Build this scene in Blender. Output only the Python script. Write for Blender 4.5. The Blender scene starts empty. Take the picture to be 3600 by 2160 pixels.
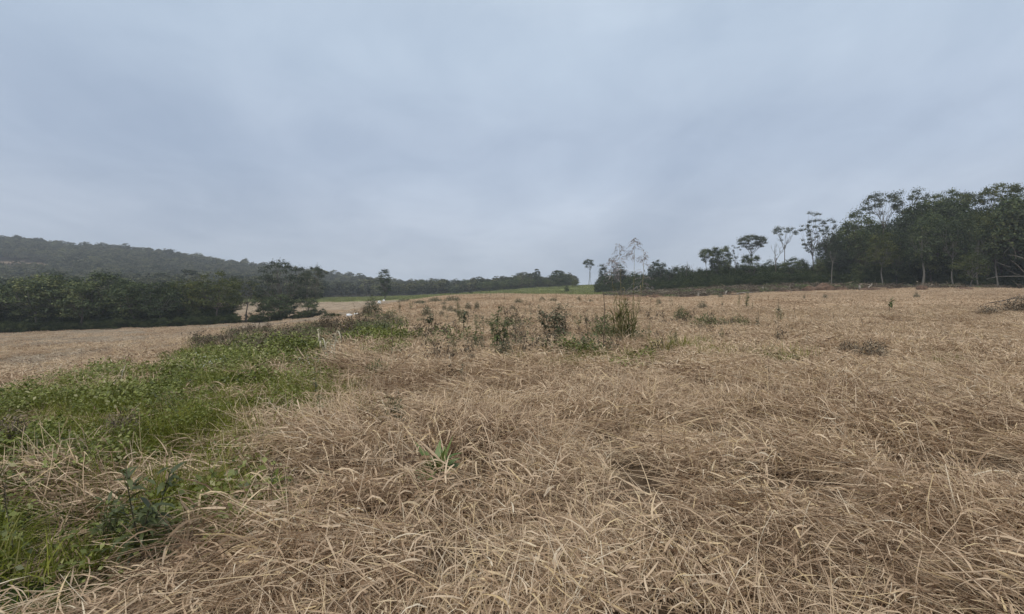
import bpy, math, random
import numpy as np
from mathutils import Vector

R = math.radians
S = bpy.context.scene
COL = S.collection
CAM_H = 1.6                               # eye height above the top of the matted straw
MAT = .15                                 # thickness of that mat: the soil lies this much lower
FPX, CU, HV = 1800.0, 1800.0, 1000.0      # focal length and horizon of the photograph, in its own 3600 px frame

# ------------------------------------------------------------------ small maths helpers
def _hash(ix, iy, seed):
    h = np.sin(ix * 127.1 + iy * 311.7 + seed * 74.7) * 43758.5453
    return h - np.floor(h)

def vnoise(x, y, seed=0):
    x = np.asarray(x, float); y = np.asarray(y, float)
    ix, iy = np.floor(x), np.floor(y)
    fx, fy = x - ix, y - iy
    fx = fx * fx * (3 - 2 * fx); fy = fy * fy * (3 - 2 * fy)
    a, b = _hash(ix, iy, seed), _hash(ix + 1, iy, seed)
    c, d = _hash(ix, iy + 1, seed), _hash(ix + 1, iy + 1, seed)
    return (a + (b - a) * fx) * (1 - fy) + (c + (d - c) * fx) * fy

def fbm(x, y, seed=0, oct=3):
    s, a, t = 0.0, 1.0, 0.0
    for o in range(oct):
        s = s + a * vnoise(x * 2 ** o, y * 2 ** o, seed + o * 13)
        t += a; a *= .5
    return s / t

def sstep(a, b, x):
    t = np.clip((x - a) / (b - a), 0, 1)
    return t * t * (3 - 2 * t)

def norm(v):
    return v / np.maximum(np.linalg.norm(v, axis=-1, keepdims=True), 1e-9)

# ------------------------------------------------------------------ terrain
_C = []
for (x, y, z) in [(0, 0, 0), (0, -6, 0), (6, 0, 0), (-6, 0, -.12), (0, 3, 0), (3, 3, 0), (-3, 3, -.04), (0, 8, 0), (8, 8, 0), (4, 12, 0), (-30, -5, -.6), (30, -5, 0)]:
    _C.append((x, y, z))
for (u, v, Y) in [
    (0, 1560, 5.2), (0, 1370, 10.2), (0, 1300, 17), (0, 1230, 34), (0, 1196, 58), (0, 1172, 88), (600, 1250, 16), (600, 1180, 50), (550, 1152, 92),
    (1000, 1200, 20), (1000, 1150, 60), (1100, 1124, 105), (-800, 1420, 9), (-800, 1200, 78),
    (1300, 1300, 9.5), (1300, 1180, 16.5), (1300, 1118, 32), (1235, 1124, 60), (1235, 1117, 104), (1240, 1094, 140), (1400, 1080, 66), (1420, 1064, 95), (1560, 1043, 125),
    (1800, 1200, 14.4), (1800, 1100, 29), (1800, 1036, 125), (2100, 1037, 130), (2200, 1050, 96), (2500, 1042, 104), (2650, 1031, 104), (2850, 1022, 104), (2500, 1100, 28.5),
    (3000, 1015, 104), (3200, 1014, 99), (3600, 1016, 93), (2250, 1030, 165), (2400, 1021, 145), (2600, 1008, 138), (2800, 1001, 130), (3000, 1004, 118), (3300, 1008, 108), (4200, 1018, 90), (3300, 1062, 45), (3600, 1300, 9.6), (2500, 1300, 9.6), (3000, 1130, 22),
    (1180, 1070, 180), (1180, 1053, 225), (1180, 1048, 300), (800, 1072, 180), (800, 1053, 225), (300, 1085, 180), (-300, 1090, 170), (0, 1060, 240), (-800, 1090, 170),
    (1500, 1043, 225), (1500, 1040, 300), (1750, 1034, 215), (1900, 1022, 240), (2050, 1004, 290), (2150, 1003, 300), (2100, 1005, 420),
    (2300, 1024, 200), (2700, 999, 190), (3000, 1000, 160), (3600, 1000, 150), (4200, 1000, 150), (2600, 1000, 400), (3600, 1000, 400), (4400, 1000, 400),
    (-600, 845, 560), (-300, 855, 560), (0, 866, 560), (200, 892, 560), (550, 908, 580), (700, 935, 580), (1000, 968, 580), (1200, 990, 580), (1350, 1008, 580), (1500, 1019, 580), (1800, 1022, 580),
    (-600, 960, 400), (0, 965, 400), (500, 988, 400), (1000, 1030, 400), (1300, 1040, 400), (1600, 1040, 400),
    (-600, 858, 1000), (0, 878, 1000), (700, 948, 1000), (1300, 1022, 1000), (2100, 1010, 1000), (3000, 1003, 1000), (4400, 1003, 1000)]:
    _C.append(((u - CU) / FPX * Y, Y, CAM_H - (v - HV) / FPX * Y))
_C = np.array(_C)

def _warp(x, y):
    th = np.clip(np.arctan2(x, y), -1.05, 1.05)
    return np.stack([th * 1.1, np.log(np.hypot(x, y) + 8.0)], -1)

def _k(d):
    return np.where(d > 1e-9, d * d * np.log(np.maximum(d, 1e-9)), 0)

_P = _warp(_C[:, 0], _C[:, 1]); _n = len(_P)
_A = np.zeros((_n + 3, _n + 3))
_A[:_n, :_n] = _k(np.linalg.norm(_P[:, None] - _P[None], axis=-1)) + np.eye(_n) * 1e-4
_A[:_n, _n] = 1; _A[:_n, _n + 1:] = _P; _A[_n, :_n] = 1; _A[_n + 1:, :_n] = _P.T
_w = np.linalg.solve(_A, np.concatenate([_C[:, 2] / (np.hypot(_C[:, 0], _C[:, 1]) + 8.0), np.zeros(3)]))

def smooth_ground(x, y):
    x = np.asarray(x, float); y = np.asarray(y, float)
    shp = x.shape; x = x.ravel(); y = y.ravel(); out = np.empty(len(x))
    for i in range(0, len(x), 20000):
        p = _warp(x[i:i + 20000], y[i:i + 20000])
        d = np.linalg.norm(p[:, None] - _P[None], axis=-1)
        out[i:i + 20000] = _k(d) @ _w[:_n] + _w[_n] + p @ _w[_n + 1:]
    r = np.hypot(x, y)
    th = np.abs(np.arctan2(x, y))
    out = out * (r + 8.0) * (1 - sstep(1.2, 2.2, th))
    return out.reshape(shp)

def relief(x, y):
    r = np.hypot(x, y)
    f = 1 - sstep(60, 140, r)
    z = (fbm(x * .55, y * .55, 3) - .5) * .20 * f
    z += (fbm(x * 1.7, y * 1.7, 8) - .5) * .16 * (1 - sstep(10, 25, r))
    z += (fbm(x * .12, y * .12, 21) - .5) * .3 * sstep(6, 30, r) * (1 - sstep(90, 160, r))
    return z

def ground(x, y):
    return smooth_ground(x, y) + relief(x, y) - MAT

def g1(x, y):
    return float(ground(np.array([x]), np.array([y]))[0])

_YY = np.exp(np.linspace(math.log(1.8), math.log(620), 700))
def hit(u, v):
    """the place on the ground that the photograph shows at (u, v)"""
    xs = (u - CU) / FPX * _YY
    vv = HV + (CAM_H - smooth_ground(xs, _YY)) / _YY * FPX
    k = np.argmax(vv <= v)
    if vv[k] > v: k = len(_YY) - 1
    Y = float(_YY[k]); X = (u - CU) / FPX * Y
    return X, Y, g1(X, Y)

def at(u, Y):
    X = (u - CU) / FPX * Y
    return X, Y, g1(X, Y)

def top_h(u, vt, Y):
    X, Y, z = at(u, Y)
    return CAM_H - (vt - HV) / FPX * Y - z

# ------------------------------------------------------------------ zones of the ground (world positions sorted by what grows there)
def in_poly(u, v, poly):
    inside = np.zeros(u.shape, bool)
    n = len(poly)
    for i in range(n):
        x1, y1 = poly[i]; x2, y2 = poly[(i + 1) % n]
        c = (y1 > v) != (y2 > v)
        xi = (x2 - x1) * (v - y1) / ((y2 - y1) if y2 != y1 else 1e-9) + x1
        inside ^= c & (u < xi)
    return inside

GREEN = [(-500, 1500), (0, 1418), (250, 1376), (480, 1325), (640, 1262), (800, 1235), (1000, 1232), (1130, 1240), (1230, 1320), (1290, 1400), (1230, 1470), (1100, 1500), (930, 1560), (850, 1660), (700, 1780), (590, 1880), (460, 1970), (230, 2030), (-500, 2160)]
HERB = [(60, 1370), (300, 1330), (480, 1300), (660, 1245), (900, 1250), (900, 1350), (500, 1400), (380, 1500), (60, 1500)]
DRYIN = [(-300, 1570), (150, 1570), (300, 1610), (340, 1660), (200, 1690), (-300, 1690)]
BRUSH = [(700, 1215), (800, 1185), (900, 1168), (1100, 1158), (1200, 1152), (1270, 1138), (1300, 1122), (1380, 1122), (1400, 1180), (1280, 1225), (1130, 1245), (900, 1245), (700, 1240)]
SOFT = [([(1240, 1205), (1300, 1185), (1440, 1190), (1430, 1222), (1290, 1232)], .95),
        ([(1690, 1215), (1850, 1225), (2010, 1260), (2010, 1320), (1800, 1340), (1690, 1280)], .16),
        ([(2050, 1200), (2320, 1190), (2430, 1200), (2430, 1250), (2200, 1300), (2050, 1270)], .16),
        ([(2500, 1215), (2620, 1205), (2790, 1250), (2790, 1280), (2500, 1260)], .16),
        ([(1840, 1340), (1990, 1340), (1990, 1375), (1840, 1375)], .55),
        ([(2260, 1330), (2310, 1330), (2310, 1380), (2260, 1380)], .55),
        ([(1300, 1420), (1430, 1420), (1430, 1490), (1300, 1490)], .5),
        ([(900, 1440), (1180, 1380), (1330, 1420), (1330, 1480), (1000, 1520)], .6),
        ([(3240, 1270), (3340, 1270), (3340, 1320), (3240, 1320)], .3),
        ([(3330, 1410), (3420, 1410), (3420, 1450), (3330, 1450)], .45),
        ([(3060, 1810), (3160, 1800), (3170, 1870), (3070, 1880)], .6),
        ([(2080, 2020), (2170, 2010), (2170, 2080), (2090, 2090)], .5),
        ([(1300, 1830), (1420, 1800), (1440, 1990), (1320, 2000)], .3),
        ([(560, 2000), (700, 1980), (760, 2030), (640, 2080)], .3),
        ([(-200, 1960), (300, 1930), (480, 1900), (560, 1990), (400, 2100), (-200, 2200)], .55), ([(560, 1800), (760, 1700), (900, 1600), (1000, 1560), (1060, 1600), (800, 1800), (600, 1950)], .3)]
DARKHOLLOW = [(2930, 1195), (3050, 1185), (3170, 1205), (3180, 1235), (3060, 1240), (2930, 1220)]

def zones(x, y):
    """weights of green growth, leafy herbs, dead brush, lime pasture, stubble, red soil, forest floor"""
    x = np.asarray(x, float); y = np.asarray(y, float)
    ys = np.maximum(y, .8)
    zz = smooth_ground(x, y)
    u = CU + x / ys * FPX
    v = HV + (CAM_H - zz) / ys * FPX
    n1 = fbm(x * .9, y * .9, 5) - .5
    n2 = fbm(x * .9, y * .9, 6) - .5
    k = np.clip(1.6 / ys * FPX, 20, 600) * .35
    uj, vj = u + n1 * k * 1.6, v + n2 * k * .7
    ok = (y > 1.5) & (y < 60)
    n3 = fbm(x * 2.3, y * 2.3, 36) - .5; n4 = vnoise(x * 7, y * 7, 37) - .5
    green = (1.0 * in_poly(uj, vj, GREEN) + in_poly(uj + n3 * k * 3, vj + n4 * k, GREEN) + in_poly(uj + n4 * k * 4 + n1 * k * 2, vj + n3 * k, GREEN)) / 3 * ok
    herb = green * in_poly(uj, vj, HERB)
    dry = ok & in_poly(uj, vj, DRYIN)
    green = np.where(dry, green * .66, green)
    # straw comes through the green here and there
    green = green * np.where((v > 1480) & (fbm(x * 1.3, y * 1.3, 31) > .62), .75, 1)
    for poly, wgt in SOFT:
        m = ok & in_poly(uj, vj, poly)
        green = np.where(m, np.maximum(green, wgt * sstep(.4, .62, fbm(x * .8, y * .8, 38)) * 1.3), green)
    brush = np.where((y > 6) & (y < 80) & in_poly(uj, vj, BRUSH), 1.0, 0.0)
    # lime pasture beyond the field
    lime = ((y > 198) & (y < 330) & (x < 75) & (u > 500)).astype(float)
    lime = np.where((y > 150) & (u > 1620) & (u < 2230) & (y < 420), 1.0, lime)
    lime = np.where((y > 133 + 3 * n1) & (u > 1750) & (u < 2170) & (y < 420), 1.0, lime)
    far_tan = (y > 108) & (y <= 198) & (u < 1420)
    # left stubble field
    edge = np.interp(u, [-600, 0, 250, 480, 640, 800, 1000, 1130, 1250, 1330], [1440, 1365, 1325, 1285, 1230, 1195, 1160, 1145, 1125, 1075])
    stub = np.where((v < edge + n2 * 12) & (u < 1330) & (y > 8) & (y < 112), 1.0, 0.0)
    stub = np.where(far_tan, .6, stub)
    # cleared strip in front of the right-hand forest
    sy = np.interp(u, [2150, 2200, 2500, 2800, 3000, 3300, 3600, 4200], [100, 96, 104, 104, 104, 98, 92, 86])
    fy = np.interp(u, [2100, 2250, 2500, 2700, 2900, 3000, 3300, 3600, 4200], [200, 165, 140, 130, 122, 114, 104, 95, 90])
    soil = np.where((u > 2140) & (y > sy + n1 * 8) & (y < fy + 60), 1.0, 0.0)
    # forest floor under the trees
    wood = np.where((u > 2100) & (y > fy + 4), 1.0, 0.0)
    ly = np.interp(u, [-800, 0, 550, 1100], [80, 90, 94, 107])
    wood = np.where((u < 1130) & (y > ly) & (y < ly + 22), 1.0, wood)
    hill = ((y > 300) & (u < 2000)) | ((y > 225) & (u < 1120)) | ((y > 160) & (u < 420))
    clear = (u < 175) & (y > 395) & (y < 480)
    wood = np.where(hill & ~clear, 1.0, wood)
    q = (x * 33 + y * 8) / 34.0 + n1 * .5
    row = stub * ((q % 3.1) < .85) * (fbm(x * .5, y * .12, 91) > .44) * (y < 75)
    return dict(row=row.astype(float), u=u, v=v, green=green, herb=herb, brush=brush, lime=lime, stub=stub, soil=soil, wood=wood, clear=clear)

# ------------------------------------------------------------------ materials
def nodes_of(m):
    m.use_nodes = True
    nt = m.node_tree; nt.nodes.clear()
    return nt, nt.nodes.new, nt.links.new

def ramp_stops(r, stops):
    cr = r.color_ramp
    while len(cr.elements) < len(stops): cr.elements.new(.5)
    for e, (p, c) in zip(cr.elements, stops):
        e.position = p; e.color = (*c, 1)

def mat_leaf(name, stops, transl=.25, rnd=.35, patch=0.0, patch_scale=.4, gloss=.0):
    """colour picked per leaf or blade from a ramp, varied from plant to plant"""
    m = bpy.data.materials.new(name); nt, N, L = nodes_of(m)
    out = N('ShaderNodeOutputMaterial')
    a = N('ShaderNodeAttribute'); a.attribute_name = 'tint'
    oi = N('ShaderNodeObjectInfo')
    f1 = N('ShaderNodeMath'); f1.operation = 'MULTIPLY_ADD'
    L(oi.outputs['Random'], f1.inputs[0]); f1.inputs[1].default_value = rnd; f1.inputs[2].default_value = -rnd / 2
    f2 = N('ShaderNodeMath'); f2.operation = 'ADD'; L(a.outputs['Fac'], f2.inputs[0]); L(f1.outputs[0], f2.inputs[1])
    fac = f2.outputs[0]
    if patch:
        g = N('ShaderNodeNewGeometry'); nz = N('ShaderNodeTexNoise'); nz.inputs['Scale'].default_value = patch_scale; nz.inputs['Detail'].default_value = 3
        L(g.outputs['Position'], nz.inputs['Vector'])
        f3 = N('ShaderNodeMath'); f3.operation = 'MULTIPLY_ADD'; L(nz.outputs['Fac'], f3.inputs[0]); f3.inputs[1].default_value = patch * 2; f3.inputs[2].default_value = -patch
        f4 = N('ShaderNodeMath'); f4.operation = 'ADD'; L(fac, f4.inputs[0]); L(f3.outputs[0], f4.inputs[1]); fac = f4.outputs[0]
    cr = N('ShaderNodeValToRGB'); ramp_stops(cr, stops); L(fac, cr.inputs[0])
    d = N('ShaderNodeBsdfDiffuse'); L(cr.outputs[0], d.inputs[0])
    sh = d.outputs[0]
    if transl:
        t = N('ShaderNodeBsdfTranslucent'); L(cr.outputs[0], t.inputs[0])
        mx = N('ShaderNodeMixShader'); mx.inputs[0].default_value = transl
        L(sh, mx.inputs[1]); L(t.outputs[0], mx.inputs[2]); sh = mx.outputs[0]
    if gloss:
        gl = N('ShaderNodeBsdfGlossy'); gl.inputs['Roughness'].default_value = .45
        mx = N('ShaderNodeMixShader'); mx.inputs[0].default_value = gloss
        L(sh, mx.inputs[1]); L(gl.outputs[0], mx.inputs[2]); sh = mx.outputs[0]
    L(sh, out.inputs[0])
    return m

def mat_bark(name, c1, c2, scale=3.0):
    m = bpy.data.materials.new(name); nt, N, L = nodes_of(m)
    out = N('ShaderNodeOutputMaterial'); p = N('ShaderNodeBsdfPrincipled'); p.inputs['Roughness'].default_value = .9
    p.inputs['Specular IOR Level'].default_value = .15
    tc = N('ShaderNodeTexCoord'); mp = N('ShaderNodeMapping'); mp.inputs['Scale'].default_value = (1, 1, .25)
    nz = N('ShaderNodeTexNoise'); nz.inputs['Scale'].default_value = scale; nz.inputs['Detail'].default_value = 4
    cr = N('ShaderNodeValToRGB'); ramp_stops(cr, [(.35, c1), (.65, c2)])
    L(tc.outputs['Object'], mp.inputs[0]); L(mp.outputs[0], nz.inputs['Vector']); L(nz.outputs['Fac'], cr.inputs[0]); L(cr.outputs[0], p.inputs['Base Color'])
    bp = N('ShaderNodeBump'); bp.inputs['Strength'].default_value = .5; L(nz.outputs['Fac'], bp.inputs['Height']); L(bp.outputs[0], p.inputs['Normal'])
    L(p.outputs[0], out.inputs[0])
    return m

STRAW = [(0.0, (.09, .053, .03)), (.22, (.25, .16, .098)), (.5, (.525, .375, .245)), (.75, (.69, .53, .37)), (.92, (.69, .52, .29)), (1.0, (.74, .62, .46))]
M = {}
M['straw'] = mat_leaf('dry_straw', STRAW, transl=.12, rnd=.22, patch=.25, patch_scale=.55, gloss=.02)
M['straw_far'] = mat_leaf('dry_straw_field', [(0, (.24, .16, .10)), (.5, (.535, .39, .262)), (1, (.69, .535, .375))], transl=.1, rnd=.3, patch=.5, patch_scale=.13)
M['stubble'] = mat_leaf('stubble_residue', [(0, (.16, .122, .09)), (.45, (.43, .345, .255)), (1, (.62, .52, .40))], transl=.05, rnd=.3, patch=.3, patch_scale=.2)
M['grass'] = mat_leaf('green_grass_blades', [(0, (.06, .075, .013)), (.45, (.185, .205, .034)), (.8, (.31, .315, .07)), (1, (.45, .39, .18))], transl=.3, rnd=.3, patch=.5, patch_scale=.9)
M['herb'] = mat_leaf('herb_leaves', [(0, (.055, .07, .016)), (.5, (.175, .198, .038)), (.85, (.29, .305, .08)), (1, (.40, .37, .18))], transl=.25, rnd=.3, patch=.5, patch_scale=.9, gloss=.04)
M['lime'] = mat_leaf('pasture_blades', [(0, (.14, .155, .06)), (.5, (.21, .23, .085)), (1, (.32, .31, .15))], transl=.2, rnd=.4, patch=.3, patch_scale=.06)
M['dead'] = mat_leaf('dead_weed_bits', [(0, (.06, .047, .034)), (.5, (.165, .132, .094)), (.85, (.26, .21, .15)), (1, (.38, .32, .24))], transl=.1, rnd=.3, patch=.3)
M['weed'] = mat_leaf('weed_leaves', [(0, (.06, .075, .03)), (.5, (.14, .165, .062)), (1, (.24, .25, .11))], transl=.25, rnd=.4, gloss=.03)
M['weed_dark'] = mat_leaf('dark_weed_leaves', [(0, (.055, .062, .04)), (.5, (.125, .138, .085)), (1, (.22, .22, .15))], transl=.2, rnd=.4)
M['rosette'] = mat_leaf('dock_leaf', [(0, (.06, .10, .02)), (.5, (.12, .18, .032)), (1, (.2, .25, .07))], transl=.25, rnd=.1, gloss=.06)
M['blue_leaf'] = mat_leaf('bluish_leaf', [(0, (.035, .045, .014)), (.5, (.08, .097, .028)), (1, (.15, .165, .055))], transl=.2, rnd=.2, gloss=.05)
M['reed'] = mat_leaf('reed_leaves', [(0, (.06, .07, .025)), (.5, (.15, .15, .055)), (.8, (.26, .22, .11)), (1, (.42, .34, .22))], transl=.2, rnd=.1)
M['panicle'] = mat_leaf('pale_seed_heads', [(0, (.27, .24, .235)), (1, (.44, .40, .38))], transl=.2, rnd=.1)
M['corn'] = mat_leaf('dead_maize_leaves', [(0, (.42, .36, .25)), (1, (.66, .6, .46))], transl=.15, rnd=.1)
M['petal'] = mat_leaf('white_petals', [(0, (.5, .5, .44)), (1, (.7, .7, .64))], transl=.2, rnd=.1)
M['crown'] = mat_leaf('tree_leaves', [(0, (.026, .038, .018)), (.45, (.066, .09, .038)), (.8, (.13, .155, .062)), (1, (.19, .195, .075))], transl=.2, rnd=.5, gloss=.02)
M['crown_olive'] = mat_leaf('olive_tree_leaves', [(0, (.045, .056, .024)), (.5, (.09, .105, .042)), (1, (.17, .17, .06))], transl=.22, rnd=.3)
M['crown_grey'] = mat_leaf('grey_green_tree_leaves', [(0, (.045, .056, .04)), (.5, (.085, .1, .068)), (1, (.14, .155, .105))], transl=.2, rnd=.4)
M['crown_hill'] = mat_leaf('hill_forest_leaves', [(0, (.04, .05, .035)), (.4, (.095, .11, .07)), (.7, (.155, .145, .105)), (1, (.21, .215, .10))], transl=.15, rnd=.8)
M['understory'] = mat_leaf('understory_leaves', [(0, (.025, .036, .016)), (.5, (.058, .078, .032)), (1, (.115, .13, .052))], transl=.2, rnd=.5)
M['bark'] = mat_bark('grey_bark', (.09, .075, .06), (.19, .165, .14))
M['bark_pale'] = mat_bark('pale_bark', (.13, .118, .1), (.28, .26, .225))
M['bark_dark'] = mat_bark('dark_bark', (.05, .042, .034), (.11, .095, .08))
M['deadwood'] = mat_bark('weathered_wood', (.2, .17, .14), (.42, .37, .31), 6)
M['stem'] = mat_bark('weed_stem', (.06, .06, .035), (.13, .11, .07), 12)
M['stem_brown'] = mat_bark('brown_stem', (.1, .07, .05), (.19, .14, .1), 12)
M['cane'] = mat_bark('cane_stalk', (.13, .12, .05), (.3, .25, .13), 12)

def mat_soil():
    m = bpy.data.materials.new('red_earth'); nt, N, L = nodes_of(m)
    out = N('ShaderNodeOutputMaterial'); d = N('ShaderNodeBsdfDiffuse')
    tc = N('ShaderNodeTexCoord'); nz = N('ShaderNodeTexNoise'); nz.inputs['Scale'].default_value = 1.4; nz.inputs['Detail'].default_value = 6; nz.inputs['Roughness'].default_value = .7
    cr = N('ShaderNodeValToRGB'); ramp_stops(cr, [(.3, (.075, .053, .042)), (.5, (.15, .096, .068)), (.7, (.24, .16, .115))])
    L(tc.outputs['Object'], nz.inputs['Vector']); L(nz.outputs['Fac'], cr.inputs[0]); L(cr.outputs[0], d.inputs[0])
    bp = N('ShaderNodeBump'); bp.inputs['Strength'].default_value = .8; bp.inputs['Distance'].default_value = .3; L(nz.outputs['Fac'], bp.inputs['Height']); L(bp.outputs[0], d.inputs['Normal'])
    L(d.outputs[0], out.inputs[0])
    return m
M['soil'] = mat_soil()

def mat_wrap():
    m = bpy.data.materials.new('white_wrap_film'); nt, N, L = nodes_of(m)
    out = N('ShaderNodeOutputMaterial'); p = N('ShaderNodeBsdfPrincipled'); p.inputs['Roughness'].default_value = .4
    tc = N('ShaderNodeTexCoord'); nz = N('ShaderNodeTexNoise'); nz.inputs['Scale'].default_value = 5; nz.inputs['Detail'].default_value = 4
    cr = N('ShaderNodeValToRGB'); ramp_stops(cr, [(.35, (.62, .63, .63)), (.6, (.82, .83, .83))])
    L(tc.outputs['Object'], nz.inputs['Vector']); L(nz.outputs['Fac'], cr.inputs[0]); L(cr.outputs[0], p.inputs['Base Color'])
    bp = N('ShaderNodeBump'); bp.inputs['Strength'].default_value = .4; L(nz.outputs['Fac'], bp.inputs['Height']); L(bp.outputs[0], p.inputs['Normal'])
    L(p.outputs[0], out.inputs[0])
    return m
M['wrap'] = mat_wrap()

def mat_ground():
    m = bpy.data.materials.new('field_ground'); nt, N, L = nodes_of(m)
    out = N('ShaderNodeOutputMaterial'); d = N('ShaderNodeBsdfDiffuse')
    g = N('ShaderNodeNewGeometry')
    def noise(scale, det=5, rough=.6):
        n = N('ShaderNodeTexNoise'); n.inputs['Scale'].default_value = scale; n.inputs['Detail'].default_value = det; n.inputs['Roughness'].default_value = rough
        L(g.outputs['Position'], n.inputs['Vector']); return n.outputs['Fac']
    def ramp(f, stops):
        c = N('ShaderNodeValToRGB'); ramp_stops(c, stops); L(f, c.inputs[0]); return c.outputs[0]
    def mix(f, a, b):
        x = N('ShaderNodeMix'); x.data_type = 'RGBA'
        L(f, x.inputs[0]); L(a, x.inputs[6]); L(b, x.inputs[7]); return x.outputs[2]
    def attr(n):
        a = N('ShaderNodeAttribute'); a.attribute_name = n; return a.outputs['Fac']
    fine, mid = noise(9, 6, .7), noise(.6, 5)
    big = noise(.09, 4)
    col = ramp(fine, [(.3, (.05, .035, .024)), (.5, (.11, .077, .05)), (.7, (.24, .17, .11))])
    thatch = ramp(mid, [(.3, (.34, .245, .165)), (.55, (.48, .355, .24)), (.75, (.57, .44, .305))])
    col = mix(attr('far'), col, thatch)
    col = mix(attr('stub'), col, ramp(mid, [(.3, (.2, .15, .11)), (.55, (.34, .265, .19)), (.75, (.45, .36, .265))]))
    col = mix(attr('row'), col, ramp(fine, [(.35, (.085, .06, .043)), (.65, (.17, .122, .085))]))
    col = mix(attr('green'), col, ramp(fine, [(.35, (.03, .045, .016)), (.65, (.07, .10, .032))]))
    col = mix(attr('brush'), col, ramp(fine, [(.35, (.05, .04, .028)), (.65, (.13, .1, .065))]))
    col = mix(attr('lime'), col, ramp(big, [(.3, (.16, .175, .07)), (.55, (.22, .235, .09)), (.75, (.30, .29, .15))]))
    col = mix(attr('soil'), col, ramp(mid, [(.3, (.075, .055, .042)), (.5, (.13, .085, .06)), (.62, (.22, .125, .08)), (.75, (.11, .11, .05))]))
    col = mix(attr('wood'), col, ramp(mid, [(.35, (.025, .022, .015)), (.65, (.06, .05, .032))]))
    col = mix(attr('clear'), col, ramp(mid, [(.35, (.15, .105, .08)), (.65, (.23, .165, .12))]))
    L(col, d.inputs[0])
    bp = N('ShaderNodeBump'); bp.inputs['Strength'].default_value = .6; bp.inputs['Distance'].default_value = .05
    L(fine, bp.inputs['Height']); L(bp.outputs[0], d.inputs['Normal'])
    L(d.outputs[0], out.inputs[0])
    return m
M['ground'] = mat_ground()

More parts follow.
